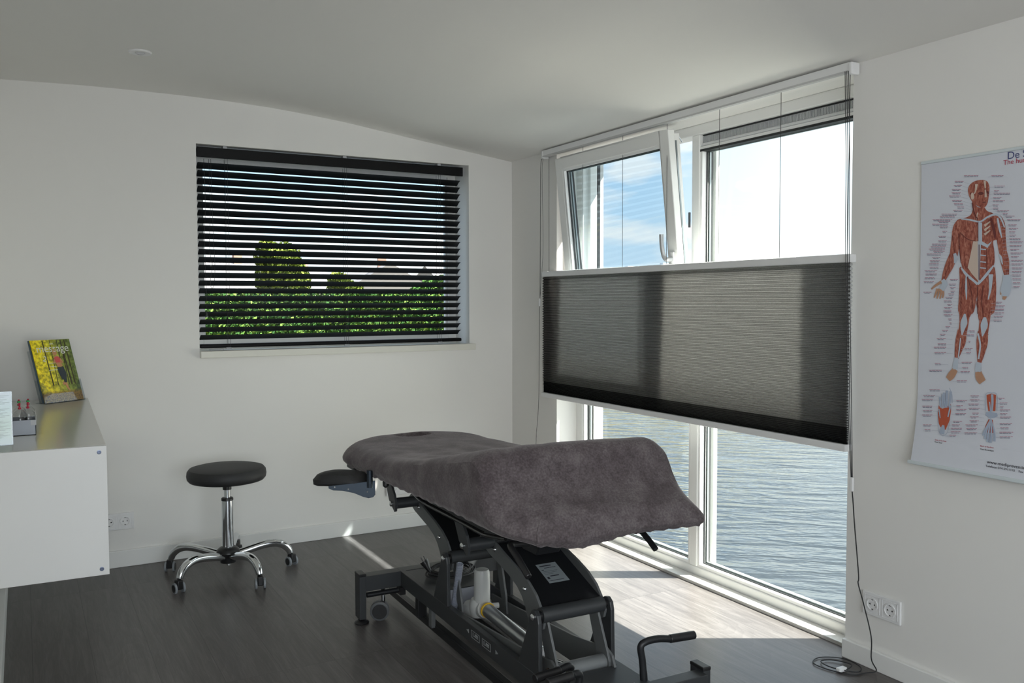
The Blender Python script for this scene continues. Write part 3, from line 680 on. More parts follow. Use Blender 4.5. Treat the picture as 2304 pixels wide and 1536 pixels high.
flat('cover_runner_skin', [oval(.005, .226, .0095, .013), limb([(.008, .21), (.010, .19), (.016, .16)], [.018, .026, .020]), limb([(-.001, .198), (-.006, .180), (.004, .184)], [.008, .007, .006]), limb([(.022, .198), (.030, .178), (.014, .184)], [.008, .007, .006]),
     limb([(.022, .085), (.026, .060), (.032, .048)], [.011, .008, .006]), limb([(.016, .09), (.012, .075)], [.010, .007])], skin, mg, lambda x, z, y: mf(x, z, y-.0005))
flat('cover_runner_hair', [[(-.005, .230), (.0, .243), (.010, .243), (.014, .232), (.008, .236), (.0, .234), (-.003, .215)]], mat('print_hair', (.5, .33, .12), .5), mg, lambda x, z, y: mf(x, z, y-.0012))
flat('cover_runner_top', [[(-.002, .202), (.004, .208), (.014, .208), (.022, .202), (.020, .180), (.002, .180)]], mat('print_pink', (.65, .10, .09), .4), mg, lambda x, z, y: mf(x, z, y-.0012))
flat('cover_runner_leggings', [limb([(.012, .158), (.010, .135), (.016, .10)], [.020, .016, .010]), limb([(.020, .158), (.026, .13), (.022, .085)], [.016, .016, .011])], mat('print_navy', (.03, .04, .05), .4), mg, lambda x, z, y: mf(x, z, y-.0012))
tm0 = TM @ Matrix.Translation((0, -.0003, .003)) @ Matrix.Rotation(R(90), 4, 'X')
wht = mat('print_white', (.75, .76, .68), .4)
its = [('message', .050, tm0 @ Matrix.Translation((-.082, .236, 0)), 'LEFT'), ('BMS', .011, tm0 @ Matrix.Translation((.002, .270, 0)), 'CENTER'), ('2', .038, tm0 @ Matrix.Translation((-.064, .196, 0)) @ Matrix.Rotation(R(-25), 4, 'Z'), 'LEFT')]
text_mesh(its, wht, 'cover_title', mg)
flat('cover_lines', [[(x, z), (x+w, z), (x+w, z+.0022), (x, z+.0022)] for x, z, w in ((-.028, .178, .026), (-.024, .162, .024), (-.034, .146, .040))], wht, mg, lambda x, z, y: mf(x, z, y-.0003))
# sheet in a clear stand, left edge of the frame
so_ = Vector((-.138, 3.205, CZ))
sg = thing('leaflet_stand', 'clear stand with a green tinted printed sheet at the cabinet\'s near end', 'leaflet', so_, R(3))
TS = Matrix.Rotation(R(-6), 4, 'X')
leafm = mat('leaflet_paper', (.55, .72, .60), .4)
tl_ = leafm.node_tree; c_ = N(tl_, 'ShaderNodeTexCoord'); s_ = N(tl_, 'ShaderNodeSeparateXYZ'); tl_.links.new(c_.outputs['Generated'], s_.inputs[0])
tl_.links.new(ramp(tl_, s_.outputs[2], [(0, (.66, .72, .68)), (.35, (.45, .66, .5)), (.7, (.62, .75, .68)), (1, (.75, .76, .78))]), tl_.nodes['Principled BSDF'].inputs['Base Color'])
MB().box((-.070, .0, .004), (.0985, .0008, .168)).move(TS).build('sheet', leafm, sg)
b = MB().box((-.073, -.003, 0), (.102, -.001, .171)).box((-.073, .002, 0), (.102, .004, .171)).move(TS); b.box((-.073, -.005, 0), (.102, .05, .002)); b.build('stand_body', acryl, sg)
lines = [[(-.06, z), (.094-(.03*((i*37) % 5)/5), z), (.094-(.03*((i*37) % 5)/5), z+.0012), (-.06, z+.0012)] for i, z in enumerate([.157-.0042*k for k in range(33)]) if i not in (7, 8, 9, 17, 18, 27)]
flat('print_lines', lines, mat('print_grey', (.22, .32, .27), .6), sg, lambda x, z, y: TS @ Vector((x, y-.0002, z)))
# tray with cupping cups
bo = Vector((-.005, 3.47, CZ))
tr = thing('storage_tray', 'small grey tray holding clear cupping cups on the cabinet', 'tray', bo, 0)
b = MB(); tw, td, th = .036, .058, .052
for (a, c) in (((-tw, -td, 0), (tw, -td+.002, th)), ((-tw, td-.002, 0), (tw, td, th)), ((-tw, -td, 0), (-tw+.002, td, th)), ((tw-.002, -td, 0), (tw, td, th)), ((-tw, -td, 0), (tw, td, .002))): b.box(a, c)
b.build('tray_body', mat('tray_grey', (.30, .33, .38), .3), tr)
MB().box((tw-.016, -td-.0015, th-.018), (tw+.001, -td, th)).build('tab', greyp, tr)
cup0 = None
cl_ = [(-.012, -.028, .034, 'front left clear cupping cup with red valve', 0), (.013, -.012, .034, 'front right clear cupping cup with red valve', 1), (-.014, .014, .032, 'clear cupping cup with green ringed valve in the middle of the tray', 2), (.014, .026, .032, 'rearmost clear cupping cup with green ringed valve', 3)]
for dx, dy, rr, lb, i in cl_:
    t = thing('cupping_cup', lb, 'cup', (bo.x+dx, bo.y+dy, CZ+.048+.008*(i >= 2)), 0, 'cupping cups in the grey tray')
    MB().lathe([(rr*.72, -.030), (rr*.78, 0), (rr*.76, .012), (rr*.62, .026), (rr*.35, .036), (.006, .040), (.004, .041)], (0, 0, 0), 20).build('dome', cupg, t)
    MB().lathe([(.005, .040), (.005, .046), (.0025, .047), (.003, .058), (.004, .060), (.001, .062)], (0, 0, 0), 10).build('valve', mat('valve_red', (.45, .02, .05), .4), t)
    if i >= 2: MB().lathe([(.003, .049), (.0055, .050), (.0055, .056), (.003, .057)], (0, 0, 0), 10).build('valve_ring', mat('valve_green', (.03, .32, .08), .4), t)

# ============================================================ STOOL
SC = (.827, 4.255, 0)
st = thing('rolling_stool', 'round black stool on a chrome five-arm base with castors', 'stool', SC)
MB().lathe([(.0001, .452), (.150, .450), (.170, .455), (.179, .466), (.1815, .482), (.179, .500), (.170, .512), (.150, .517), (.08, .5185), (.0001, .519)], n=48).build('seat', leather, st)
MB().lathe([(.020, .408), (.021, .452)], n=20).build('seat_socket', blackp, st)
MB().lathe([(.0145, .35), (.0145, .41)], n=20).build('piston', chrome, st)
MB().lathe([(.0255, .355), (.0275, .357), (.0275, .366), (.0245, .370)], n=24).build('collar', blackp, st)
MB().lathe([(.0255, .125), (.0265, .13), (.0265, .356)], n=28).build('column', chrome, st)
MB().lathe([(.020, .055), (.036, .060), (.040, .09), (.054, .108), (.050, .122), (.038, .132), (.026, .135)], n=28).build('hub', blackp, st)
MB().lathe([(.010, .045), (.010, .056)], n=16).build('hub_nut', zinc, st)
arm0 = None
for k in range(5):
    a = R(-146+72*k); ca, sa = math.cos(a), math.sin(a)
    if arm0 is None:
        P = smooth_pts([(.03, 0, .092), (.09, 0, .106), (.16, 0, .121), (.215, 0, .124), (.255, 0, .112), (.283, 0, .087), (.294, 0, .064)], 6)
        rr = [.0185+.001*math.sin(PI*i/len(P)) - .0035*max(0, i/len(P)-.6)/.4 for i in range(len(P))]
        arm0 = MB().tube(P, rr, 16).build('leg', chrome, st); arm0.rotation_euler = (0, 0, a)
    else:
        c = arm0.copy(); C.objects.link(c); c.parent = st; c.rotation_euler = (0, 0, a)
    ct = MB()
    cx, cy = .300*ca, .300*sa
    yaw = R((15, -10, 20, 30, -20)[k])
    ct.box((-.013, -.020, .018), (.013, .018, .060)); ct.lathe([(.0055, .055), (.0055, .07)], (0, 0, 0), 10)
    ct.move(Matrix.Translation((cx, cy, 0)) @ Matrix.Rotation(yaw, 4, 'Z'))
    cb = ct.build('castor', blackp, st, bevel=.004)
    for s in (-1, 1):
        w_ = MB().lathe([(.010, -.003), (.021, -.005), (.0235, -.004), (.0235, .004), (.021, .005), (.010, .003)], (s*.0185, 0, .0235), 24, 'X').move(Matrix.Translation((cx, cy, 0)) @ Matrix.Rotation(yaw, 4, 'Z'))
        w_.build('castor_wheel', castg, cb)
        MB().lathe([(.0001, -.0005), (.017, -.0005), (.017, .0005), (.0001, .0005)], (s*.0240, 0, .0235), 20, 'X').move(Matrix.Translation((cx, cy, 0)) @ Matrix.Rotation(yaw, 4, 'Z')).build('wheel_cap', blackp, cb)

# ============================================================ POSTER
O = (XW-.006, 1.53, .762)
po = thing('anatomy_poster', 'wall chart of the human muscles with a standing red muscle figure', 'poster', O)
PT, PB, PYL, PYR = 1.748, .765, 1.872, 1.195
b = MB(); N_ = 24
def px_(z):  # the sheet hangs slightly off the wall at the foot
    t = (1.0-z)/.24
    return XW-.006-(.028*t*t if t > 0 else 0)
vs = []
for i in range(N_+1):
    z = PT+(PB-PT)*i/N_
    sag = .0035*math.sin(PI*i/N_)
    x = px_(z); vs += [(x, PYL-sag, z), (x, PYR, z), (x+.0006, PYR, z), (x+.0006, PYL-sag, z)]
fs = [(4*i+j, 4*i+(j+1) % 4, 4*i+4+(j+1) % 4, 4*i+4+j) for i in range(N_) for j in range(4)]+[(0, 1, 2, 3), (4*N_+3, 4*N_+2, 4*N_+1, 4*N_)]
b.add(vs, fs); b.build('sheet', paper, po, O)
MB().box((XW-.011, PYR, PT-.006), (XW-.002, PYL, PT+.004)).build('top_batten', mat('batten', (.62, .68, .70), .35), po, O, bevel=.002)
xb = px_(PB)
MB().box((xb-.005, PYR, PB-.009), (xb+.004, PYL+.010, PB+.003)).build('bottom_batten', mat('batten', (.7, .7, .7)), po, O, bevel=.003)
# print helper: photo-like sheet coordinates a (m from left edge), h (m height)
def pf(layer): 
    return lambda a, h, y: (px_(h)-.0006-.0008*layer-O[0]+y*.3, PYL-a-O[1], h-O[2])
def art(name, polys, m, layer): return flat(name, polys, m, po, pf(layer), .0002)
def zc(zp): return zp
mus = mat('print_muscle', (.36, .105, .070), .5)
t_ = mus.node_tree; tcn = N(t_, 'ShaderNodeTexCoord'); q_ = N(t_, 'ShaderNodeMapping'); q_.inputs['Scale'].default_value = (1, 3.2, 1); t_.links.new(tcn.outputs['Object'], q_.inputs[0])
nn = N(t_, 'ShaderNodeTexNoise'); nn.inputs['Scale'].default_value = 55; nn.inputs['Detail'].default_value = 5; nn.inputs['Distortion'].default_value = 1.2; t_.links.new(q_.outputs[0], nn.inputs[0])
t_.links.new(ramp(t_, nn.outputs[0], [(.32, (.20, .045, .032)), (.5, (.36, .105, .070)), (.66, (.50, .21, .15))]), t_.nodes['Principled BSDF'].inputs['Base Color'])
mus2 = mat('print_muscle_dark', (.15, .035, .032), .5); ten = mat('print_tendon', (.50, .56, .64), .5); ten2 = mat('print_fascia', (.62, .50, .42), .5); skn = mat('print_hand', (.48, .27, .17), .5); outl = mat('print_line', (.12, .05, .06), .5)
blu = mat('print_bluegrey', (.38, .44, .55), .5)
# pixel -> sheet: crop pixel (1067x1536 over 264x380) helper, using wall projection constants
CAMX, CAMY, CAMZ = 0.0, 0.0, 1.3
def px2(px, py):
    d = f_+r2*((px-1152)/1968.2)+u2*((768-py)/1968.2); k = (XW-.006)/d.x
    return (PYL-d.y*k, 1.3+d.z*k)
def A(cx, cy): return px2(2040+cx*.24742, 320+cy*.24740)     # upper crop
def B(cx, cy): return px2(2040+cx*.26035, 690+cy*.26042)     # lower crop
K = .000247*1.6
def limbA(pts, ws, fn=A):
    q = [(*fn(*p), w*.00037) for p, w in zip(pts, ws)]
    if len(q) > 2: q = [tuple(p) for p in smooth_pts(q, 5)]
    return limb([p[:2] for p in q], [max(.0004, p[2]) for p in q])
def rnd(polys): return [[(p.x, p.y) for p in smooth_pts([(a, b_, 0) for a, b_ in q], 4, True)] if len(q) < 26 else q for q in polys]
def ovA(cx, cy, rx, ry, fn=A): return [fn(cx+rx*math.cos(2*PI*i/20), cy+ry*math.sin(2*PI*i/20)) for i in range(20)]
art('figure_muscles', rnd([
    [A(*p) for p in ((600, 540), (575, 500), (560, 440), (575, 390), (620, 355), (680, 342), (730, 352), (752, 390), (755, 440), (748, 500), (735, 560), (705, 595), (660, 585), (620, 560))],
    [A(*p) for p in ((600, 530), (605, 600), (580, 665), (500, 700), (560, 700), (680, 725), (800, 660), (735, 625), (705, 590), (650, 590))],
    [A(*p) for p in ((500, 695), (445, 730), (420, 790), (425, 860), (490, 830), (485, 960), (500, 1100), (520, 1150), (600, 1220), (650, 1290), (720, 1230), (795, 1120), (800, 1000), (790, 900), (830, 880), (895, 780), (880, 700), (820, 655), (680, 720))],
    limbA([(450, 800), (452, 880), (440, 960), (430, 1030)], [70, 85, 80, 72]), limbA([(430, 1020), (395, 1110), (360, 1190), (335, 1260)], [75, 82, 62, 36]),
    limbA([(865, 760), (862, 860), (872, 950), (880, 1010)], [66, 75, 70, 62]), limbA([(880, 1000), (895, 1080), (905, 1150), (912, 1215)], [64, 72, 55, 40]),
    [A(*p) for p in ((495, 1130), (485, 1260), (478, 1400), (480, 1560), (600, 1560), (635, 1430), (650, 1290))],
    [A(*p) for p in ((650, 1290), (650, 1440), (655, 1560), (790, 1560), (815, 1400), (815, 1250), (795, 1130), (720, 1230))],
    [B(*p) for p in ((460, -60), (465, 60), (470, 130), (500, 110), (545, 90), (560, 60), (595, -60))], [B(*p) for p in ((612, -60), (618, 40), (632, 120), (700, 120), (725, 60), (745, -60))],
    limbA([(480, 200), (470, 290), (450, 370), (432, 450)], [78, 96, 70, 34], B), limbA([(660, 210), (655, 300), (645, 380), (632, 480)], [86, 100, 78, 36], B),
    limbA([(505, 40), (498, 140), (482, 235)], [100, 84, 78], B), limbA([(680, 40), (674, 140), (662, 240)], [106, 90, 84], B)]), mus, 1)
art('figure_tendons', [
    limbA([(500, 697), (580, 705), (670, 722), (740, 680), (815, 655), (860, 690), (895, 775)], [10, 14, 14, 16, 18, 14, 10]),
    [A(*p) for p in ((655, 730), (690, 730), (690, 900), (740, 930), (780, 900), (740, 960), (680, 930), (665, 1280), (655, 1280), (650, 900))],
    limbA([(500, 1140), (545, 1200), (610, 1255), (650, 1290)], [12, 24, 20, 22]), limbA([(795, 1120), (740, 1190), (690, 1250), (650, 1290)], [12, 24, 22, 20]),
    limbA([(330, 1250), (350, 1290), (320, 1340)], [34, 50, 44]), limbA([(912, 1205), (915, 1270), (905, 1340), (900, 1400)], [56, 74, 86, 50]),
    limbA([(845, 1020), (862, 1050), (875, 1110)], [10, 18, 8]), limbA([(440, 1010), (450, 1060), (440, 1100)], [26, 34, 12]),
    limbA([(545, 1200), (545, 1320), (548, 1430)], [6, 20, 6]), limbA([(770, 1200), (765, 1330), (745, 1430)], [40, 22, 8]), limbA([(830, 690), (850, 790), (870, 870)], [14, 18, 6]),
    limbA([(507, 60), (500, 130), (490, 180), (482, 245)], [14, 60, 44, 8], B), limbA([(680, 90), (675, 150), (668, 200), (658, 255)], [22, 62, 44, 8], B),
    limbA([(435, 440), (425, 500), (425, 540)], [34, 46, 40], B), limbA([(625, 480), (622, 530), (620, 560)], [40, 52, 46], B), limbA([(620, 230), (640, 330), (625, 450)], [16, 14, 14], B), limbA([(470, 270), (460, 360), (450, 440)], [10, 12, 10], B)], ten, 2)
art('figure_fascia', [[A(*p) for p in ((610, 900), (650, 900), (655, 1260), (600, 1200), (560, 1140), (590, 1000))], limbA([(640, 380), (635, 430), (620, 470)], [26, 14, 10]), limbA([(715, 350), (720, 420)], [20, 10]), limbA([(720, 430), (725, 500)], [10, 22]),
    *[limbA([(712, y), (765, y-40)], [22, 8]) for y in (760, 800, 840)], ovA(603, 490, 16, 32), limbA([(650, 640), (640, 700)], [10, 8])], ten2, 2.6)
art('figure_shadows', [limbA([(480, 830), (485, 960), (500, 1100)], [10, 8, 6]), limbA([(655, 720), (655, 900)], [5, 5]), ovA(680, 465, 24, 14), ovA(742, 455, 10, 13), limbA([(695, 545), (725, 545)], [8, 8]), limbA([(600, 550), (620, 640), (650, 700)], [8, 10, 8]),
    *[limbA([(675, y), (730, y+4)], [7, 7]) for y in ()], limbA([(770, 690), (800, 800), (810, 880)], [18, 22, 8]), limbA([(664, 930), (664, 1250)], [6, 6]), limbA([(733, 970), (733, 1180)], [5, 5]),
    limbA([(560, 1220), (600, 1400), (610, 1540)], [8, 6, 5]), limbA([(650, 1310), (652, 1560)], [8, 8]), limbA([(700, 1300), (690, 1450), (700, 1560)], [8, 6, 5]), limbA([(520, 1240), (500, 1400), (500, 1550)], [6, 5, 5]),
    limbA([(490, 820), (560, 880), (640, 900)], [6, 6, 4]), limbA([(425, 850), (440, 1000)], [4, 5]), limbA([(400, 1090), (350, 1230)], [5, 4])], mus2, 3)
art('figure_abdomen', [limbA([(672, y), (728, y+6)], [9, 9]) for y in (970, 1025, 1085, 1140)], ten, 3.6)
HL = [limbA([(325, 1265), (270, 1300), (228, 1335)], [26, 22, 14]), *[limbA([(310+dx*.7, 1330), (305+dx, 1380), (295+dx*1.1, 1425-abs(dx)*.3)], [20, 18, 12]) for dx in (-38, -14, 10, 32)],
    limbA([(890, 1290), (870, 1340), (858, 1385)], [14, 12, 10]), limbA([(900, 1390), (885, 1430)], [40, 22]),
    limbA([(425, 540), (390, 590), (360, 625)], [50, 66, 50], B), limbA([(622, 560), (635, 610), (660, 650)], [54, 74, 66], B)]
for nm, q in (('figure_hand', HL[:5]), ('figure_hand', HL[5:7]), ('figure_foot', HL[7:8]), ('figure_foot', HL[8:])): art(nm, q, skn, 1.8)
art('foot_sole', [[B(*p) for p in ((280, 850), (275, 930), (290, 1010), (320, 1060), (350, 1060), (380, 980), (388, 900), (385, 840), (340, 870), (310, 880))]], mat('print_red', (.48, .10, .05), .5), 1)
art('foot_sole_bones', [*[limbA([(x0, 870), (x1, 800), (x2, y)], [14, 18, 22], B) for x0, x1, x2, y in ((300, 292, 292, 780), (320, 315, 315, 755), (340, 330, 328, 740), (352, 350, 352, 722), (372, 380, 385, 730))],
    limbA([(330, 1020), (325, 1060), (322, 1095)], [20, 44, 44], B), limbA([(285, 880), (300, 960)], [12, 8], B), limbA([(385, 850), (365, 950)], [14, 12], B), limbA([(375, 700), (395, 760), (400, 830)], [5, 5, 5], B), limbA([(330, 1112), (365, 1090), (385, 990)], [4, 4, 4], B), limbA([(275, 900), (290, 1060), (330, 1112)], [4, 4, 4], B)], blu, 2)
art('foot_back', [[B(*p) for p in ((693, 760), (698, 830), (710, 900), (770, 900), (772, 830), (775, 760), (735, 750))], [B(*p) for p in ((715, 970), (690, 1030), (680, 1080), (770, 1090), (760, 1030), (750, 975))]], mat('print_red', (.4, .1, .1)), 1)
art('foot_back_bones', [limbA([(742, 755), (745, 830), (742, 900)], [22, 20, 14], B), limbA([(720, 820), (730, 900), (735, 960)], [10, 12, 40], B), limbA([(690, 920), (740, 935), (790, 930)], [26, 50, 26], B), *[limbA([(735, 965), (x, 1080), (x2, y)], [8, 16, 22], B) for x, x2, y in ((682, 680, 1110), (700, 695, 1140), (722, 716, 1165), (745, 742, 1172), (770, 775, 1160))],
    limbA([(688, 900), (686, 760), (735, 742), (785, 760), (786, 900)], [4, 4, 4, 4, 4], B)], blu, 2)
# rows of fine captions: thin strokes of red and black print with leader lines
random.seed(3)
red_p, blk_p, ldr = [], [], []
def cap(fn, x, y, w, left=True, lead=None):
    dx = random.uniform(0, 18)
    ws = [(x, x+w), (x+dx*.5, x+w-dx)] if left else [(x, x+w), (x+2, x+w-dx)]
    for (a, c), yy, L in ((ws[0], y, red_p), (ws[1], y+11, blk_p)):
        q = a
        while q < c-8:
            e = min(c, q+random.uniform(16, 34)); L.append([fn(q, yy+5), fn(e, yy+5), fn(e, yy), fn(q, yy)]); q = e+4
    if lead: ldr.append([fn(lead[0], lead[1]), fn(lead[2], lead[3]), fn(lead[2], lead[3]+2), fn(lead[0], lead[1]+2)])
for x, y, w in ((440, 352, 80), (432, 388, 75), (415, 425, 85), (412, 456, 88), (388, 486, 106), (416, 526, 98), (432, 556, 92), (460, 586, 76), (425, 615, 96), (320, 650, 146), (305, 672, 145), (238, 700, 180), (290, 716, 110), (235, 742, 150), (304, 766, 76), (328, 808, 44), (292, 852, 78), (290, 892, 80), (234, 922, 134), (222, 946, 138), (206, 968, 146), (246, 988, 104), (186, 1012, 136), (236, 1044, 74), (215, 1074, 90), (208, 1102, 88), (215, 1134, 80), (168, 1164, 120), (176, 1194, 104), (172, 1228, 92), (160, 1264, 98), (158, 1360, 80), (398, 1244, 74), (388, 1286, 74), (398, 1318, 52), (404, 1350, 40), (384, 1376, 54), (356, 1406, 76), (344, 1438, 78), (374, 1470, 46), (346, 1500, 72), (340, 1530, 76)):
    cap(A, x, y, w, True, (x+w+2, y+10, min(x+w+90, 600), y+14+(20 if y < 600 else 0)))
for x, y, w in ((776, 300, 110), (802, 396, 96), (800, 438, 46), (796, 460, 150), (792, 500, 76), (790, 528, 108), (788, 566, 56), (792, 596, 48), (828, 618, 110), (880, 646, 48), (906, 668, 82), (920, 700, 130), (930, 748, 80), (936, 780, 84), (938, 812, 66), (942, 842, 60), (940, 872, 110), (944, 902, 118), (942, 936, 110), (950, 970, 80), (952, 1004, 112), (956, 1036, 70), (958, 1070, 106), (960, 1104, 104), (964, 1140, 98), (966, 1172, 96), (966, 1204, 80), (970, 1238, 86), (974, 1274, 76), (980, 1310, 56), (820, 1450, 60), (816, 1484, 86), (812, 1516, 80)):
    cap(A, x, y, w, False, (x-4, y+10, max(x-70, 770 if y > 640 else 745), y+16))
cap(A, 530, 300, 130)
for x, y, w in ((338, 34, 60), (330, 66, 74), (366, 102, 38), (378, 136, 20), (344, 168, 40), (314, 200, 52), (296, 234, 54), (268, 270, 78), (276, 316, 74), (244, 346, 106), (248, 392, 100), (252, 486, 58), (204, 544, 108), (205, 712, 94), (152, 762, 104), (140, 796, 94), (146, 854, 88), (154, 892, 80), (148, 930, 88), (160, 1014, 74), (178, 1056, 56)): cap(B, x, y, w, True, (x+w, y+8, x+w+54, y+10))
for x, y, w in ((770, 18, 80), (766, 50, 84), (762, 80, 88), (760, 112, 70), (550, 204, 46), (530, 238, 68), (544, 296, 16), (512, 358, 68), (524, 392, 40), (484, 476, 90), (490, 520, 50), (476, 556, 88), (442, 636, 100), (440, 806, 90), (440, 850, 56), (440, 882, 88), (434, 918, 92), (418, 984, 76), (410, 1014, 68), (404, 1044, 92), (404, 1074, 88), (394, 1104, 66), (806, 786, 50), (814, 826, 78), (818, 858, 36), (818, 886, 98), (820, 918, 62), (820, 948, 96), (820, 1002, 106), (826, 1038, 78), (820, 1078, 120), (826, 1116, 112)): cap(B, x, y, w, False, (x-40, y+8, x-3, y+9))
for x, y, w in ((562, 766, 80), (560, 800, 80), (544, 836, 98), (548, 872, 96), (580, 914, 58), (562, 946, 76), (560, 980, 78), (526, 1014, 110), (536, 1046, 90), (522, 1082, 110)): cap(B, x, y, w, True, (x+w, y+8, x+w+40, y+12))
q_=art('caption_red', red_p, mat('print_caption_red', (.46, .22, .30), .6), 1)
q_['kind'] = 'stuff'; q_=art('caption_black', blk_p, mat('print_caption_black', (.22, .22, .30), .6), 1)
q_['kind'] = 'stuff'; q_=art('leader_lines', ldr, mat('print_leader', (.45, .47, .54), .6), .5)
q_['kind'] = 'stuff'
def pt_(fn, x, y):
    a, h = fn(x, y); return Matrix.Translation((px_(h)-.0012-O[0], PYL-a-O[1], h-O[2])) @ Matrix.Rotation(R(-90), 4, 'Z') @ Matrix.Rotation(R(90), 4, 'X')
text_mesh([('De Spieren', .031, pt_(A, 915, 155), 'LEFT')], blueink, 'title', po)
text_mesh([('The human muscles', .0205, pt_(A, 880, 207), 'LEFT'), ('Sole of the foot', .0064, pt_(B, 266, 1150), 'LEFT'), ('Back of the foot', .0066, pt_(B, 657, 1203), 'LEFT')], redink, 'subtitle', po)
text_mesh([('Voet Zool', .0064, pt_(B, 265, 1168), 'LEFT'), ('Voet Bovenkant', .0068, pt_(B, 657, 1229), 'LEFT'), ('www.medipreventie.nl', .0145, pt_(B, 728, 1345), 'LEFT'), ('Telefoon 074-2911110    Fax', .0098, pt_(B, 722, 1375), 'LEFT')], ink, 'imprint', po)

# ============================================================ TREATMENT COUCH
# couch frame coordinates: u across, v along (away from the camera), z up
TA = R(1.36)
Vv = Vector((math.sin(TA), math.cos(TA), 0)); Uu = Vector((math.cos(TA), -math.sin(TA), 0))
TO = (1.389, 2.70, 0)
tl = Uu*TO[0]+Vv*TO[1]
tb = thing('treatment_couch', 'dark height-adjustable treatment couch on a black steel base', 'treatment couch', tl, -TA)
def T(b, name, m, par=None, **k):
    o = b.build(name, m, tb, TO, **k)
    if par is not None: o.parent = par
    return o
def bx(a, b_): return MB().box(a, b_)
uL, uR, zT, zB = 1.252, 1.526, .190, .128
# long base rails, cross beams, posts
T(bx((uL, 1.985, zB), (uL+.022, 3.405, zT)), 'base_rail', anth, bevel=.002)
T(bx((uR-.022, 1.985, zB), (uR, 3.405, zT)), 'base_rail', anth, bevel=.002)
T(bx((1.098, 3.353, zB), (1.702, 3.408, zT-.0005)), 'cross_beam', anth, bevel=.002)
T(bx((1.098, 1.982, zB), (1.702, 2.030, zT-.0005)), 'cross_beam', anth, bevel=.002)
for u0 in (1.073, 1.700):
    for v0 in (3.343, 1.999):
        ps_ = T(bx((u0, v0, .018), (u0+.028, v0+.062, .196)), 'foot_post', anth, bevel=.003)
        T(bx((u0-.001, v0-.001, .192), (u0+.029, v0+.063, .204)), 'post_cap', blackp, bevel=.003).parent = ps_
        T(MB().lathe([(.012, .016), (.026, .010), (.030, .004), (.028, .0)], (u0+.014, v0+.020, 0), 24), 'foot_pad', blackp).parent = ps_
# transport castors, lifted off by the posts, with their swivel rod
for u0, v0, s in ((1.178, 3.362, -1), (1.61, 3.362, 1), (1.61, 2.01, 1), (1.178, 2.01, -1)):
    T(MB().tube([(u0, v0, .125), (u0, v0, .062)], .0085, 14), 'castor_stem', chrome)
    cw = MB(); cw.box((u0-.014, v0-.012, .045), (u0+.006, v0+.012, .078))
    c_ = T(cw, 'castor', blackp, bevel=.004)
    for q in (-1, 1):
        w_ = MB().lathe([(.012, -.004), (.034, -.0065), (.0385, -.005), (.0385, .005), (.034, .0065), (.012, .004)], (0, 0, 0), 32, 'X')
        w_.move(Matrix.Translation((u0-.016+.0, v0-.004, .0405)) @ Matrix.Rotation(R(68), 4, 'Z') @ Matrix.Translation((q*.012, 0, 0)))
        T(w_, 'castor_wheel', mat('wheel_rim', (.09, .095, .10), .5)).parent = c_
        w_ = MB().lathe([(.0001, -.001), (.030, -.001), (.030, .001), (.0001, .001)], (0, 0, 0), 28, 'X')
        w_.move(Matrix.Translation((u0-.016, v0-.004, .0405)) @ Matrix.Rotation(R(68), 4, 'Z') @ Matrix.Translation((q*.0195, 0, 0)))
        T(w_, 'wheel_disc', blackp).parent = c_
for v0 in (3.350, 2.012):
    T(MB().tube([(1.105, v0, .115), (uL+.005, v0, .115)], .0105, 12), 'castor_rod', anth_d)
    T(bx((uL-.012, v0-.02, .098), (uL+.012, v0+.02, .128)), 'rod_clamp', blackp)
# low foot bar on the left, hung from the rail
T(bx((1.282, 1.95, .036), (1.306, 3.56, .058)), 'foot_bar', anth_d, bevel=.002)
T(bx((1.276, 1.95, .030), (1.282, 3.56, .058)), 'foot_bar_lip', anth_d)
T(bx((uL+.002, 3.17, .055), (uL+.040, 3.20, .128)), 'hanger', blackp, bevel=.002)
T(bx((uL+.010, 3.05, .050), (uL+.026, 3.08, .128)), 'hanger', steelg, bevel=.002)
T(bx((1.462, 2.05, .036), (1.486, 3.40, .058)), 'foot_bar', anth_d, bevel=.002)
# floor plates of the base
T(bx((uL+.022, 3.055, zT-.006), (uR-.022, 3.353, zT-.002)), 'base_plate', anth, bevel=.001)
T(bx((uL+.024, 3.053, zB), (uR-.024, 3.058, zT-.006)), 'control_box', mat('control_white', (.42, .44, .5), .4))
T(bx((1.30, 3.050, .160), (1.335, 3.0535, .172)), 'control_mark', rubber)
T(bx((1.295, 2.960, .11), (1.48, 3.05, .128)), 'control_tray', anth_d)
T(bx((uL+.022, 1.985, zT-.010), (uR-.022, 2.165, zT+.0015)), 'base_plate', anth, bevel=.001)
lb = T(bx((1.405, 1.990, zT+.0015), (1.475, 2.035, zT+.0022)), 'plate_label', mat('label_pale', (.55, .58, .6), .4))
# printed marks on the left rail
def rail_poly(pl): return [(v, z) for v, z in pl]
rm = []
fnr = lambda p, t: (uL-.0003-t, p[0], p[1])
for v0, va, dr in ((2.640, 2.700, 1), (2.555, 2.480, -1)):
    b = MB().prism([(va+.012*dr, .163), (va-.008*dr, .170), (va-.008*dr, .156)], fnr, 0, .0004)
    for a in ((v0-.032, .149, v0+.032, .1505), (v0-.032, .1735, v0+.032, .175), (v0-.032, .149, v0-.030, .175), (v0+.030, .149, v0+.032, .175), (v0-.020, .158, v0+.010, .161), (v0-.020, .163, v0+.004, .169), (v0+.016, .155, v0+.020, .169)):
        b.box((uL-.0007, a[0], a[1]), (uL-.0003, a[2], a[3]))
    T(b, 'rail_mark', mat('mark_grey', (.35, .37, .38), .5))
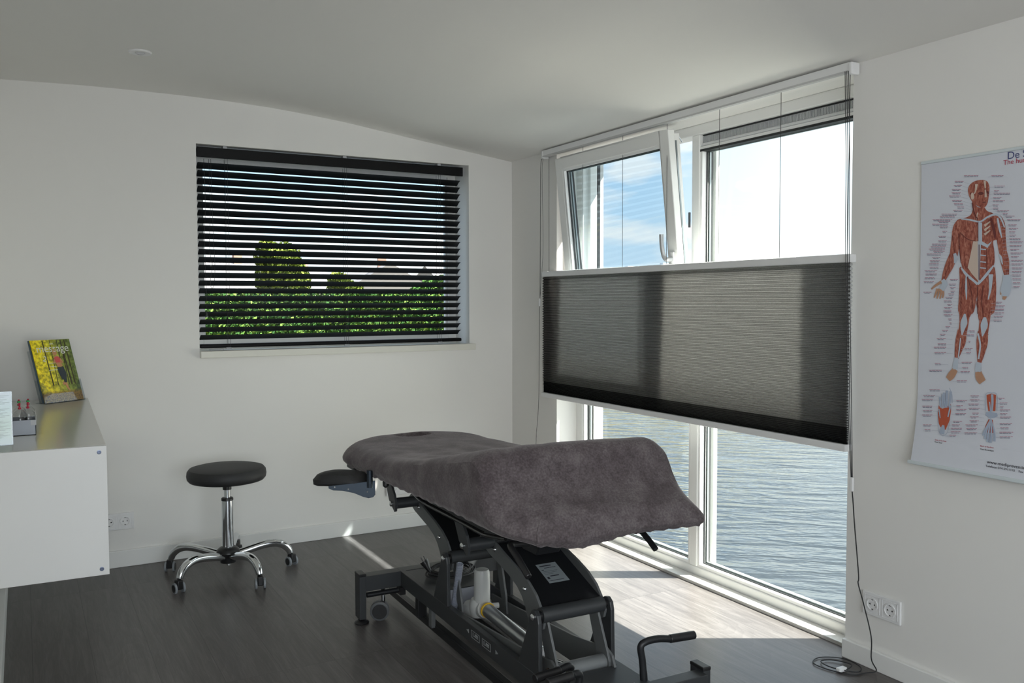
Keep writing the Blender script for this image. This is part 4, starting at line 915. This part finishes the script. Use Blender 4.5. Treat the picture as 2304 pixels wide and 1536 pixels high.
# pivot brackets on the rails
def plate(name, poly, u0, th, m, bev=.003, **k):
    return T(MB().prism(poly, lambda p, t: (t, p[0], p[1]), u0, u0+th), name, m, bevel=bev, **k)
def rbrk(v, u0, th=.014):
    return plate('pivot_bracket', [(v+.115, .150), (v-.035, .150), (v-.030, .345), (v-.024, .368), (v-.008, .380), (v+.012, .376), (v+.024, .360), (v+.030, .335)], u0, th, anth)
def bolt(c, r=.009, ax=-1, name='bolt'):
    return T(MB().lathe([(r, 0), (r*1.02, ax*.003), (r*.8, ax*.006), (r*.35, ax*.0078), (.0001, ax*.008)], c, 18, 'X'), name, zinc)
B1, B2, PZ_ = 2.912, 2.240, .358
for v in (B1, B2):
    rbrk(v, uL+.001); rbrk(v, uR-.015)
    bolt((uL+.001, v, PZ_), .010)
    bolt((uR-.001, v, PZ_), .010, 1)
    T(MB().tube([(uL+.015, v, PZ_), (uL+.030, v, PZ_)], .014, 18), 'pivot_shaft', blackp)
    T(MB().tube([(uL+.026, v, PZ_), (uR-.028, v, PZ_)], .0235, 28), 'cross_tube', anth)
    T(MB().tube([(uR-.030, v, PZ_), (uR-.014, v, PZ_)], .014, 18), 'pivot_shaft', blackp)
# lift arms: bent grey flats. lower end on the cross tube, upper end on the short pivot tube
UPV, UPZ = .335, .142            # from the lower pivot to the upper pivot
def arm(v, u0):
    # outline around the lower pivot (v, PZ_)
    c = [(v+.060, .296), (v+.086, .312), (v+.104, .350), (v+.128, .378), (v+.160, .400), (v+.215, .421), (v+.362, .455), (v+.425, .482), (v+.428, .496), (v+.405, .514), (v+.384, .519), (v+.330, .508), (v+.263, .486), (v+.150, .456), (v+.088, .435), (v+.040, .408), (v+.010, .376), (v-.012, .340), (v-.004, .316), (v+.030, .300)]
    return plate('lift_arm', c, u0, .009, steelg, .0015)
for v in (B1, B2):
    for u0 in (1.283, 1.5005):
        arm(v, u0)
        for dv, z in ((.310, .480), (.105, .408)): bolt((u0 if u0 < 1.4 else u0+.009, v+dv, z), .0075, -1 if u0 < 1.4 else 1)
    # wide cover plate between the two arms
    b = MB(); th = .006
    q = [(v-.004, PZ_+.012), (v+.400, .518)]
    vs = [(u, p[0], p[1]+d) for u in (1.292, 1.500) for p in q[:2] for d in (0, -th)]
    b.add(vs, [(0, 2, 6, 4), (1, 5, 7, 3), (0, 1, 3, 2), (4, 6, 7, 5), (0, 4, 5, 1), (2, 3, 7, 6)])
    cp_ = T(b, 'cover_plate', anth_d)
    # curved far flange of the arm on the window side
    T(MB().tube([(1.345 if v > 2.5 else 1.27, v+UPV, .500), (1.500, v+UPV, .500)], .012, 16), 'upper_shaft', anth_d)
# nameplate on the near cover plate
sl_ = (.518-.370)/(.400+.004)
def on_plate(u, s, up=.0008): return (u, B2-.004+s*math.cos(math.atan(sl_)), .370+s*math.sin(math.atan(sl_))+up)
b = MB(); pts = [(1.372, .118), (1.446, .118), (1.446, .215), (1.372, .215)]
b.add([on_plate(u, s) for u, s in pts]+[on_plate(u, s, .0002) for u, s in pts], [(0, 1, 2, 3), (7, 6, 5, 4), (0, 4, 5, 1), (1, 5, 6, 2), (2, 6, 7, 3), (3, 7, 4, 0)])
np_ = T(b, 'nameplate', label)
b = MB()
for (u0, s0, u1, s1) in ((1.380, .200, 1.422, .2045), (1.392, .190, 1.434, .1925), (1.378, .181, 1.386, .184), (1.378, .174, 1.432, .1750), (1.378, .167, 1.426, .1680), (1.378, .160, 1.410, .1610), (1.392, .147, 1.424, .1515), (1.380, .126, 1.430, .1285), (1.378, .136, 1.386, .146)):
    b.add([on_plate(u, s, .0014) for u, s in ((u0, s0), (u1, s0), (u1, s1), (u0, s1))], [(0, 1, 2, 3)])
T(b, 'nameplate_print', ink)
# upper pivots: hanging brackets, short tubes
HU = 1.176
for v in (B1, B2):
    hv, hz_ = v+UPV, .500
    for s, u0 in ((-1, HU), (1, 1.600)):
        plate('hanging_bracket', [(hv+.085, .600), (hv+.030, .600), (hv-.030, .540), (hv-.045, .505), (hv-.040, .478), (hv-.030, .474), (hv+.030, .510)], u0, .009, anth, .001)
        bolt((u0 if s < 0 else u0+.009, hv, hz_), .0105, s)
    T(MB().tube([(HU+.009, hv, hz_), (HU+.020, hv, hz_)], .012, 16), 'pivot_shaft', blackp)
    T(MB().tube([(HU+.018, hv, hz_), (1.283, hv, hz_)], .0215, 24), 'pivot_tube', anth)
    T(MB().tube([(1.498, hv, hz_), (1.600, hv, hz_)], .0215, 24), 'pivot_tube', anth)
# grey links and side plates inside the base, with the drive
def side(u0):
    c = [(2.185, .160), (2.150, .190), (2.165, .222), (2.195, .236), (2.40, .208), (2.62, .192), (2.80, .178), (2.985, .170), (2.985, .120), (2.30, .120)]
    return plate('side_plate', c[::-1], u0, .008, steelg, .001)
side(1.286); side(1.484)
for u0 in (1.296, 1.476):
    plate('drive_link', [(2.290, .345), (2.232, .340), (2.168, .205), (2.172, .150), (2.222, .150), (2.236, .205)], u0, .008, steelg, .001)
    plate('drive_link', [(B1+.022, .345), (B1-.016, .345), (2.850, .20), (2.840, .135), (2.862, .135), (2.890, .20)], u0, .008, steelg, .001)
T(MB().tube([(1.300, 2.200, .195), (1.486, 2.200, .195)], .0235, 28), 'drive_tube', mat('grey_metal_light', (.19, .20, .205), .45, .2))
T(MB().lathe([(.012, 0), (.012, -.003), (.008, -.007), (.0001, -.008)], (1.286, 2.205, .198), 20, 'X'), 'bolt', mat('bronze_bolt', (.25, .18, .14), .25, .9))
# linear motor: white housing and aluminium ram
mo = mat('motor_housing', (.50, .51, .50), .35)
MV, MU = 2.835, 1.372
T(MB().lathe([(.030, .205), (.0295, .28), (.0285, .312), (.024, .322), (.010, .325), (.0001, .325)], (MU, MV, 0), 32), 'motor', mo)
b = MB().tube([(MU, MV+.030, .166), (MU, MV-.01, .178), (MU, MV-.030, .184)], [.028, .034, .032], 24)
b.lathe([(.036, .150), (.040, .175), (.037, .200), (.030, .212)], (MU-.004, MV+.012, 0), 28); b.tube([(MU-.02, MV+.070, .160), (MU-.012, MV+.03, .168), (MU, MV, .178)], [.030, .036, .034], 24); b.tube([(MU+.03, MV-.02, .188), (MU+.055, MV-.025, .188)], .010, 14)
T(b, 'gearbox', mo)
rp0, rp1 = Vector((MU, MV-.025, .186)), Vector((MU+.004, 2.375, .160))
T(MB().tube([rp0.lerp(rp1, .04), rp0.lerp(rp1, .055)], .0275, 24), 'ring', yellowr)
T(MB().tube([rp0.lerp(rp1, .05), rp0.lerp(rp1, .93)], [.0245, .0235], 28), 'ram_tube', alum)
b = MB().tube([rp0.lerp(rp1, .93), rp0.lerp(rp1, .975)], [.0205, .0195], 20); T(b, 'ram_cap', whitep)
T(MB().tube([rp0.lerp(rp1, .97), (MU+.006, 2.21, .192)], .008, 14), 'ram_rod', chrome)
# spiral cable, coiled mains lead with its plug
b = MB(); P = []
p0, p1 = Vector((1.300, 2.868, .345)), Vector((1.300, 2.930, .150))
dr_ = (p1-p0); L0 = dr_.length; dr_.normalize(); e1 = dr_.cross(Vector((1, 0, 0))).normalized(); e2 = dr_.cross(e1)
for i in range(36*10):
    a = 2*PI*i/10; P.append(p0+dr_*L0*i/360+e1*math.cos(a)*.0105+e2*math.sin(a)*.0105)
T(b.tube(P, .0026, 6), 'spiral_cable', mat('cable_grey', (.28, .30, .36), .35))
b = MB(); random.seed(5)
P = []
for i in range(7*16):
    a = 2*PI*i/16; k = i/16
    P.append((1.415+(.088+.010*math.sin(k*2.1))*math.cos(a)+.008*math.sin(k*1.3), 3.215+(.068+.010*math.cos(k*1.7))*math.sin(a), .197+.007*(k % 3)+.022*max(0, math.sin(a+.6))*(.4+.1*k)))
b.tube(smooth_pts(P, 2), .0037, 8); lead = T(b, 'mains_lead', cordm)
b = MB().tube([(1.335, 3.225, .205), (1.325, 3.235, .222), (1.318, 3.245, .240)], [.006, .010, .016], 10); b.tube([(1.318, 3.245, .240), (1.312, 3.250, .252)], [.017, .018], 12)
b.tube([(1.306, 3.244, .252), (1.300, 3.250, .268)], .0022, 8); b.tube([(1.322, 3.256, .252), (1.316, 3.262, .268)], .0022, 8)
T(b, 'plug', blackp)
# crank handles at the near end: right and left pair
def crank(pts, grip, nm='foot_lever'):
    q = T(MB().tube(smooth_pts(pts, 5), [.0115]*3+[.0105]*(5*(len(pts)-1)-2), 12), nm, anth_d)
    g = T(MB().tube(grip, .0125, 18), 'grip', blackp, bevel=.002); g.parent = q
crank([(1.512, 2.040, .190), (1.506, 2.040, .250), (1.500, 2.040, .292), (1.520, 2.038, .305), (1.560, 2.036, .306), (1.600, 2.034, .299)], [(1.600, 2.034, .299), (1.690, 2.030, .296)])
crank([(1.262, 2.080, .190), (1.272, 2.075, .235), (1.280, 2.070, .262), (1.268, 2.065, .272), (1.245, 2.060, .270), (1.235, 2.058, .268)], [(1.236, 2.058, .268), (1.150, 2.050, .266)])
crank([(1.262, 2.010, .190), (1.268, 2.010, .240), (1.270, 2.008, .266), (1.262, 2.006, .274), (1.248, 2.004, .275), (1.240, 2.0, .275)], [(1.241, 2.0, .275), (1.160, 1.996, .273)])
# upper frame
for u0 in (1.176, 1.600):
    T(bx((u0-.003, 2.28, .585), (u0+.022, 3.50, .625)), 'frame_rail', anth_d, bevel=.003)
for v0 in (2.30, 2.56, 3.05, 3.46): T(bx((1.19, v0, .590), (1.605, v0+.03, .620)), 'frame_crossbar', anth_d, bevel=.003)
T(MB().tube(smooth_pts([(1.150, 2.95, .605), (1.135, 2.80, .600), (1.130, 2.50, .604), (1.125, 2.33, .606), (1.122, 2.27, .612), (1.14, 2.20, .618)], 5), .0065, 10), 'release_rod', mat('gloss_black', (.02, .02, .02), .15))
T(MB().tube(smooth_pts([(1.200, 2.165, .607), (1.150, 2.160, .612), (1.128, 2.146, .612), (1.128, 2.10, .588), (1.130, 2.045, .552)], 5), .0095, 12), 'release_lever', blackp, bevel=.002)
T(MB().tube([(1.600, 2.20, .600), (1.602, 2.142, .570), (1.604, 2.108, .548)], .0095, 12), 'release_lever', blackp)
b = MB(); b.prism([(2.17, .600), (2.20, .555), (2.28, .555), (2.34, .600)], lambda p, t: (t, p[0], p[1]), 1.24, 1.32); T(b, 'latch_block', anth_d, bevel=.004)
# upholstered sections under the cover
prof_v = [(1.985, .655), (2.02, .668), (2.08, .696), (2.12, .718), (2.155, .745), (2.185, .788), (2.21, .836), (2.24, .859), (2.27, .861), (2.31, .855), (2.42, .832), (2.55, .804), (2.70, .778), (2.86, .751), (3.02, .729), (3.20, .714), (3.40, .705), (3.56, .704), (3.66, .702)]
pvz = [(p.x, p.y) for p in smooth_pts([(a, b_, 0) for a, b_ in prof_v], 4)]
def ztop(v): return interp(v, pvz)
def pad(name, v0, v1, hw_=.29, th=.055, drop=.016):
    b = MB(); n_ = 8; vs = []
    for i in range(n_+1):
        v = v0+(v1-v0)*i/n_; z = ztop(v)-drop
        vs += [(1.389-hw_, v, z), (1.389+hw_, v, z), (1.389+hw_, v, z-th), (1.389-hw_, v, z-th)]
    b.add(vs, [(4*i+j, 4*i+(j+1) % 4, 4*i+4+(j+1) % 4, 4*i+4+j) for i in range(n_) for j in range(4)]+[(3, 2, 1, 0), (4*n_, 4*n_+1, 4*n_+2, 4*n_+3)])
    return T(b, name, leather, bevel=.012)
pad('head_pad', 3.16, 3.58, .285, .045); pad('middle_pad', 2.29, 3.12); pad('leg_pad', 2.09, 2.17, .17, .035)
T(bx((1.082, 3.43, .606), (1.30, 3.53, .630)), 'head_board', blackp, bevel=.006)
# arm rest at the head, on a plated bracket
ar = mat('plated_steel', (.055, .07, .09), .3, .75)
b = MB(); 
K_ = 34; rows = [(.0, 0.0), (.55, -.001), (.85, -.006), (1.0, -.022), (.98, -.040), (.85, -.048), (0.0, -.050)]
cu, cv, cz = .972, 3.235, .652
vs = []
for rr, dz in rows:
    for j in range(K_):
        a = 2*PI*j/K_; e = 3.0
        x = math.copysign(abs(math.cos(a))**(2/e), math.cos(a)); y = math.copysign(abs(math.sin(a))**(2/e), math.sin(a))
        uu, vv_ = x*.066*rr, y*.108*rr
        g = R(52); vs.append((cu+uu*math.cos(g)-vv_*math.sin(g), cv+uu*math.sin(g)+vv_*math.cos(g), cz+dz-.010*(abs(y*rr)**2.5)))
b.add(vs, [(i*K_+j, i*K_+(j+1) % K_, (i+1)*K_+(j+1) % K_, (i+1)*K_+j) for i in range(len(rows)-1) for j in range(K_)], True)
T(b, 'arm_rest', leather)
br_ = [(0, .625), (0, .572), (.008, .563), (.025, .560), (.045, .566), (.08, .582), (.12, .592), (.155, .595), (.172, .603), (.172, .612)]
bd = Vector((-.80, .25, 0)).normalized(); b0 = Vector((1.068, 3.125, 0)); bn = Vector((bd.y, -bd.x, 0))
T(MB().prism(br_, lambda p, t: tuple(b0+bd*p[0]+bn*t+Vector((0, 0, p[1]))), -.003, .003), 'arm_bracket', ar, bevel=.001)
T(MB().tube([tuple(b0+bd*.02+Vector((0, 0, .60))), tuple(b0+bd*.02+Vector((0, 0, .665)))], .0115, 18), 'arm_post', ar)
T(MB().lathe([(.004, 0), (.011, .006), (.012, .022), (.008, .030), (.0001, .031)], (1.09, 3.07, .607), 16), 'arm_knob', blackp)
for q in (.03, .10, .15): 
    c = b0+bd*q+bn*-.003; T(MB().lathe([(.0035, -.002), (.0035, .002)], (c.x, c.y, .580+.18*q), 8, 'Y'), 'screw', zinc)

# ------------------------------------------------------------ towelling cover on the couch
hemL = [(1.98, .612), (2.06, .630), (2.10, .645), (2.15, .656), (2.25, .660), (2.45, .657), (2.85, .643), (3.40, .626), (3.62, .618)]
hemR = [(1.98, .628), (2.06, .618), (2.15, .63), (2.3, .66), (2.85, .655), (3.62, .62)]
hw_ = .326; vN, vF = 2.028, 3.655
def outline():
    pts = []
    # start near-right going counter clockwise (seen from above): right side up, far end, left side down, near end
    def seg(a, b_, n_): return [(a[0]+(b_[0]-a[0])*i/n_, a[1]+(b_[1]-a[1])*i/n_) for i in range(n_)]
    uRr, uLl = 1.389+hw_, 1.389-hw_
    pts += seg((1.735, 2.10), (uRr+.004, 2.24), 10)
    pts += seg((uRr+.004, 2.24), (uRr-.006, 3.45), 64)
    for i in range(16):
        a = (PI/2)*i/16; pts.append((uRr-.006-.19+.19*math.cos(a), 3.45+(vF-3.45)*math.sin(a)))
    pts += seg((uRr-.196, vF), (uLl+.196, vF), 14)
    for i in range(16):
        a = PI/2+(PI/2)*i/16; pts.append((uLl+.196+.192*math.cos(a), 3.45+(vF-3.45)*math.sin(a)))
    pts += seg((uLl+.004, 3.45), (uLl, 2.24), 64)
    for i in range(14):
        a = PI+(PI*.42)*i/14; pts.append((uLl+.155+.155*math.cos(a), 2.22+.165*math.sin(a)))
    pts += seg((uLl+.102, 2.06), (1.725, vN+.018), 34)
    for i in range(8):
        a = -PI/2+(PI/2)*i/8; pts.append((1.725-.004+.016*math.cos(a), vN+.036+.018*math.sin(a)))
    return pts
ol = outline(); n = len(ol)
v_lo, v_hi = 2.24, 3.40
rings = []
NR = 26
def surf(u, v):
    s = (u-1.389)/hw_
    z = ztop(v)
    z += .010*(1-min(1, abs(s))**2)*(1-.8*math.exp(-((v-2.8)/.42)**4))       # slight crown
    z -= .012*math.exp(-((v-2.75)/.3)**2)*(1-s*s)*1.0                           # sag between the sections
    z += .008*math.exp(-((v-3.58)/.09)**2)*math.exp(-(s/.55)**2)                 # rim by the face hole
    # long soft creases running to the ridge
    w = math.exp(-((v-2.75)/.36)**2)
    z += .0042*w*math.sin(s*15+3.5*v+1.5*noise.noise(Vector((u*3, v*2, 0))))
    z += .003*noise.noise(Vector((u*5, v*5, 1)))+.0015*noise.noise(Vector((u*14, v*12, 4)))
    d = math.hypot((u-1.389)/.062, (v-3.55)/.030)
    if d < 1.3: z -= .030*max(0, 1-d/1.3)**.5
    return z
def sp_pt(u, v): return (1.389+(u-1.389)*.0, min(max(v, v_lo), v_hi))
vs = []
for i in range(NR+1):
    k = (i/NR)
    k = 1-(1-k)**1.0
    for (u, v) in ol:
        su, sv = sp_pt(u, v)
        pu, pv = su+(u-su)*k, sv+(v-sv)*k
        z = surf(pu, pv)
        e = max(0, (k-.82)/.18); z -= .026*e*e
        vs.append((pu, pv, z))
def hem(u, v):
    t = min(1, max(0, (u-(1.389-hw_))/(2*hw_)))
    h = interp(v, hemL)*(1-t)+interp(v, hemR)*t
    h -= .022*math.exp(-((u-1.31)/.10)**2)*(1 if v < 2.2 else 0)
    return h+.0022*math.sin(u*140+v*90)+.003*noise.noise(Vector((u*16, v*16, 7)))
nS = 10
for i in range(1, nS+1):
    k = i/nS
    for j, (u, v) in enumerate(ol):
        a = Vector((ol[j-1][0], ol[j-1][1])); c = Vector((ol[(j+1) % n][0], ol[(j+1) % n][1])); d = (c-a).normalized(); nr = Vector((d.y, -d.x))
        z0 = surf(u, v)-.026; z1 = hem(u, v)
        bulge = .010*math.sin(PI*min(1, k*1.15))-.012*max(0, k-.6)+.0035*noise.noise(Vector((u*7, v*7, k*2)))*k
        if v > 3.4: bulge += .006*math.sin(PI*k)
        vs.append((u+nr.x*bulge, v+nr.y*bulge, z0+(z1-z0)*k**.92))
b = MB()
tot = NR+nS
b.add(vs, [(i*n+j, i*n+(j+1) % n, (i+1)*n+(j+1) % n, (i+1)*n+j) for i in range(tot) for j in range(n)], True)
cv_ = thing('couch_cover', 'grey-brown towelling cover stretched over the treatment couch', 'couch cover', tl, -TA)
o = b.build('cover_cloth', clothm, cv_, TO)
md = o.modifiers.new('thick', 'SOLIDIFY'); md.thickness = .004; md.offset = -1
# face hole seen as a dark slit, and the stitched seam at the near left corner
b = MB().lathe([(.0001, 0), (1, 0)], n=28); b.v = [Vector((1.389+p.x*.044, 3.55+p.y*.019, .6935)) for p in b.v]
T(b, 'face_hole', mat('hole_dark', (.006, .006, .006), .9), cv_)
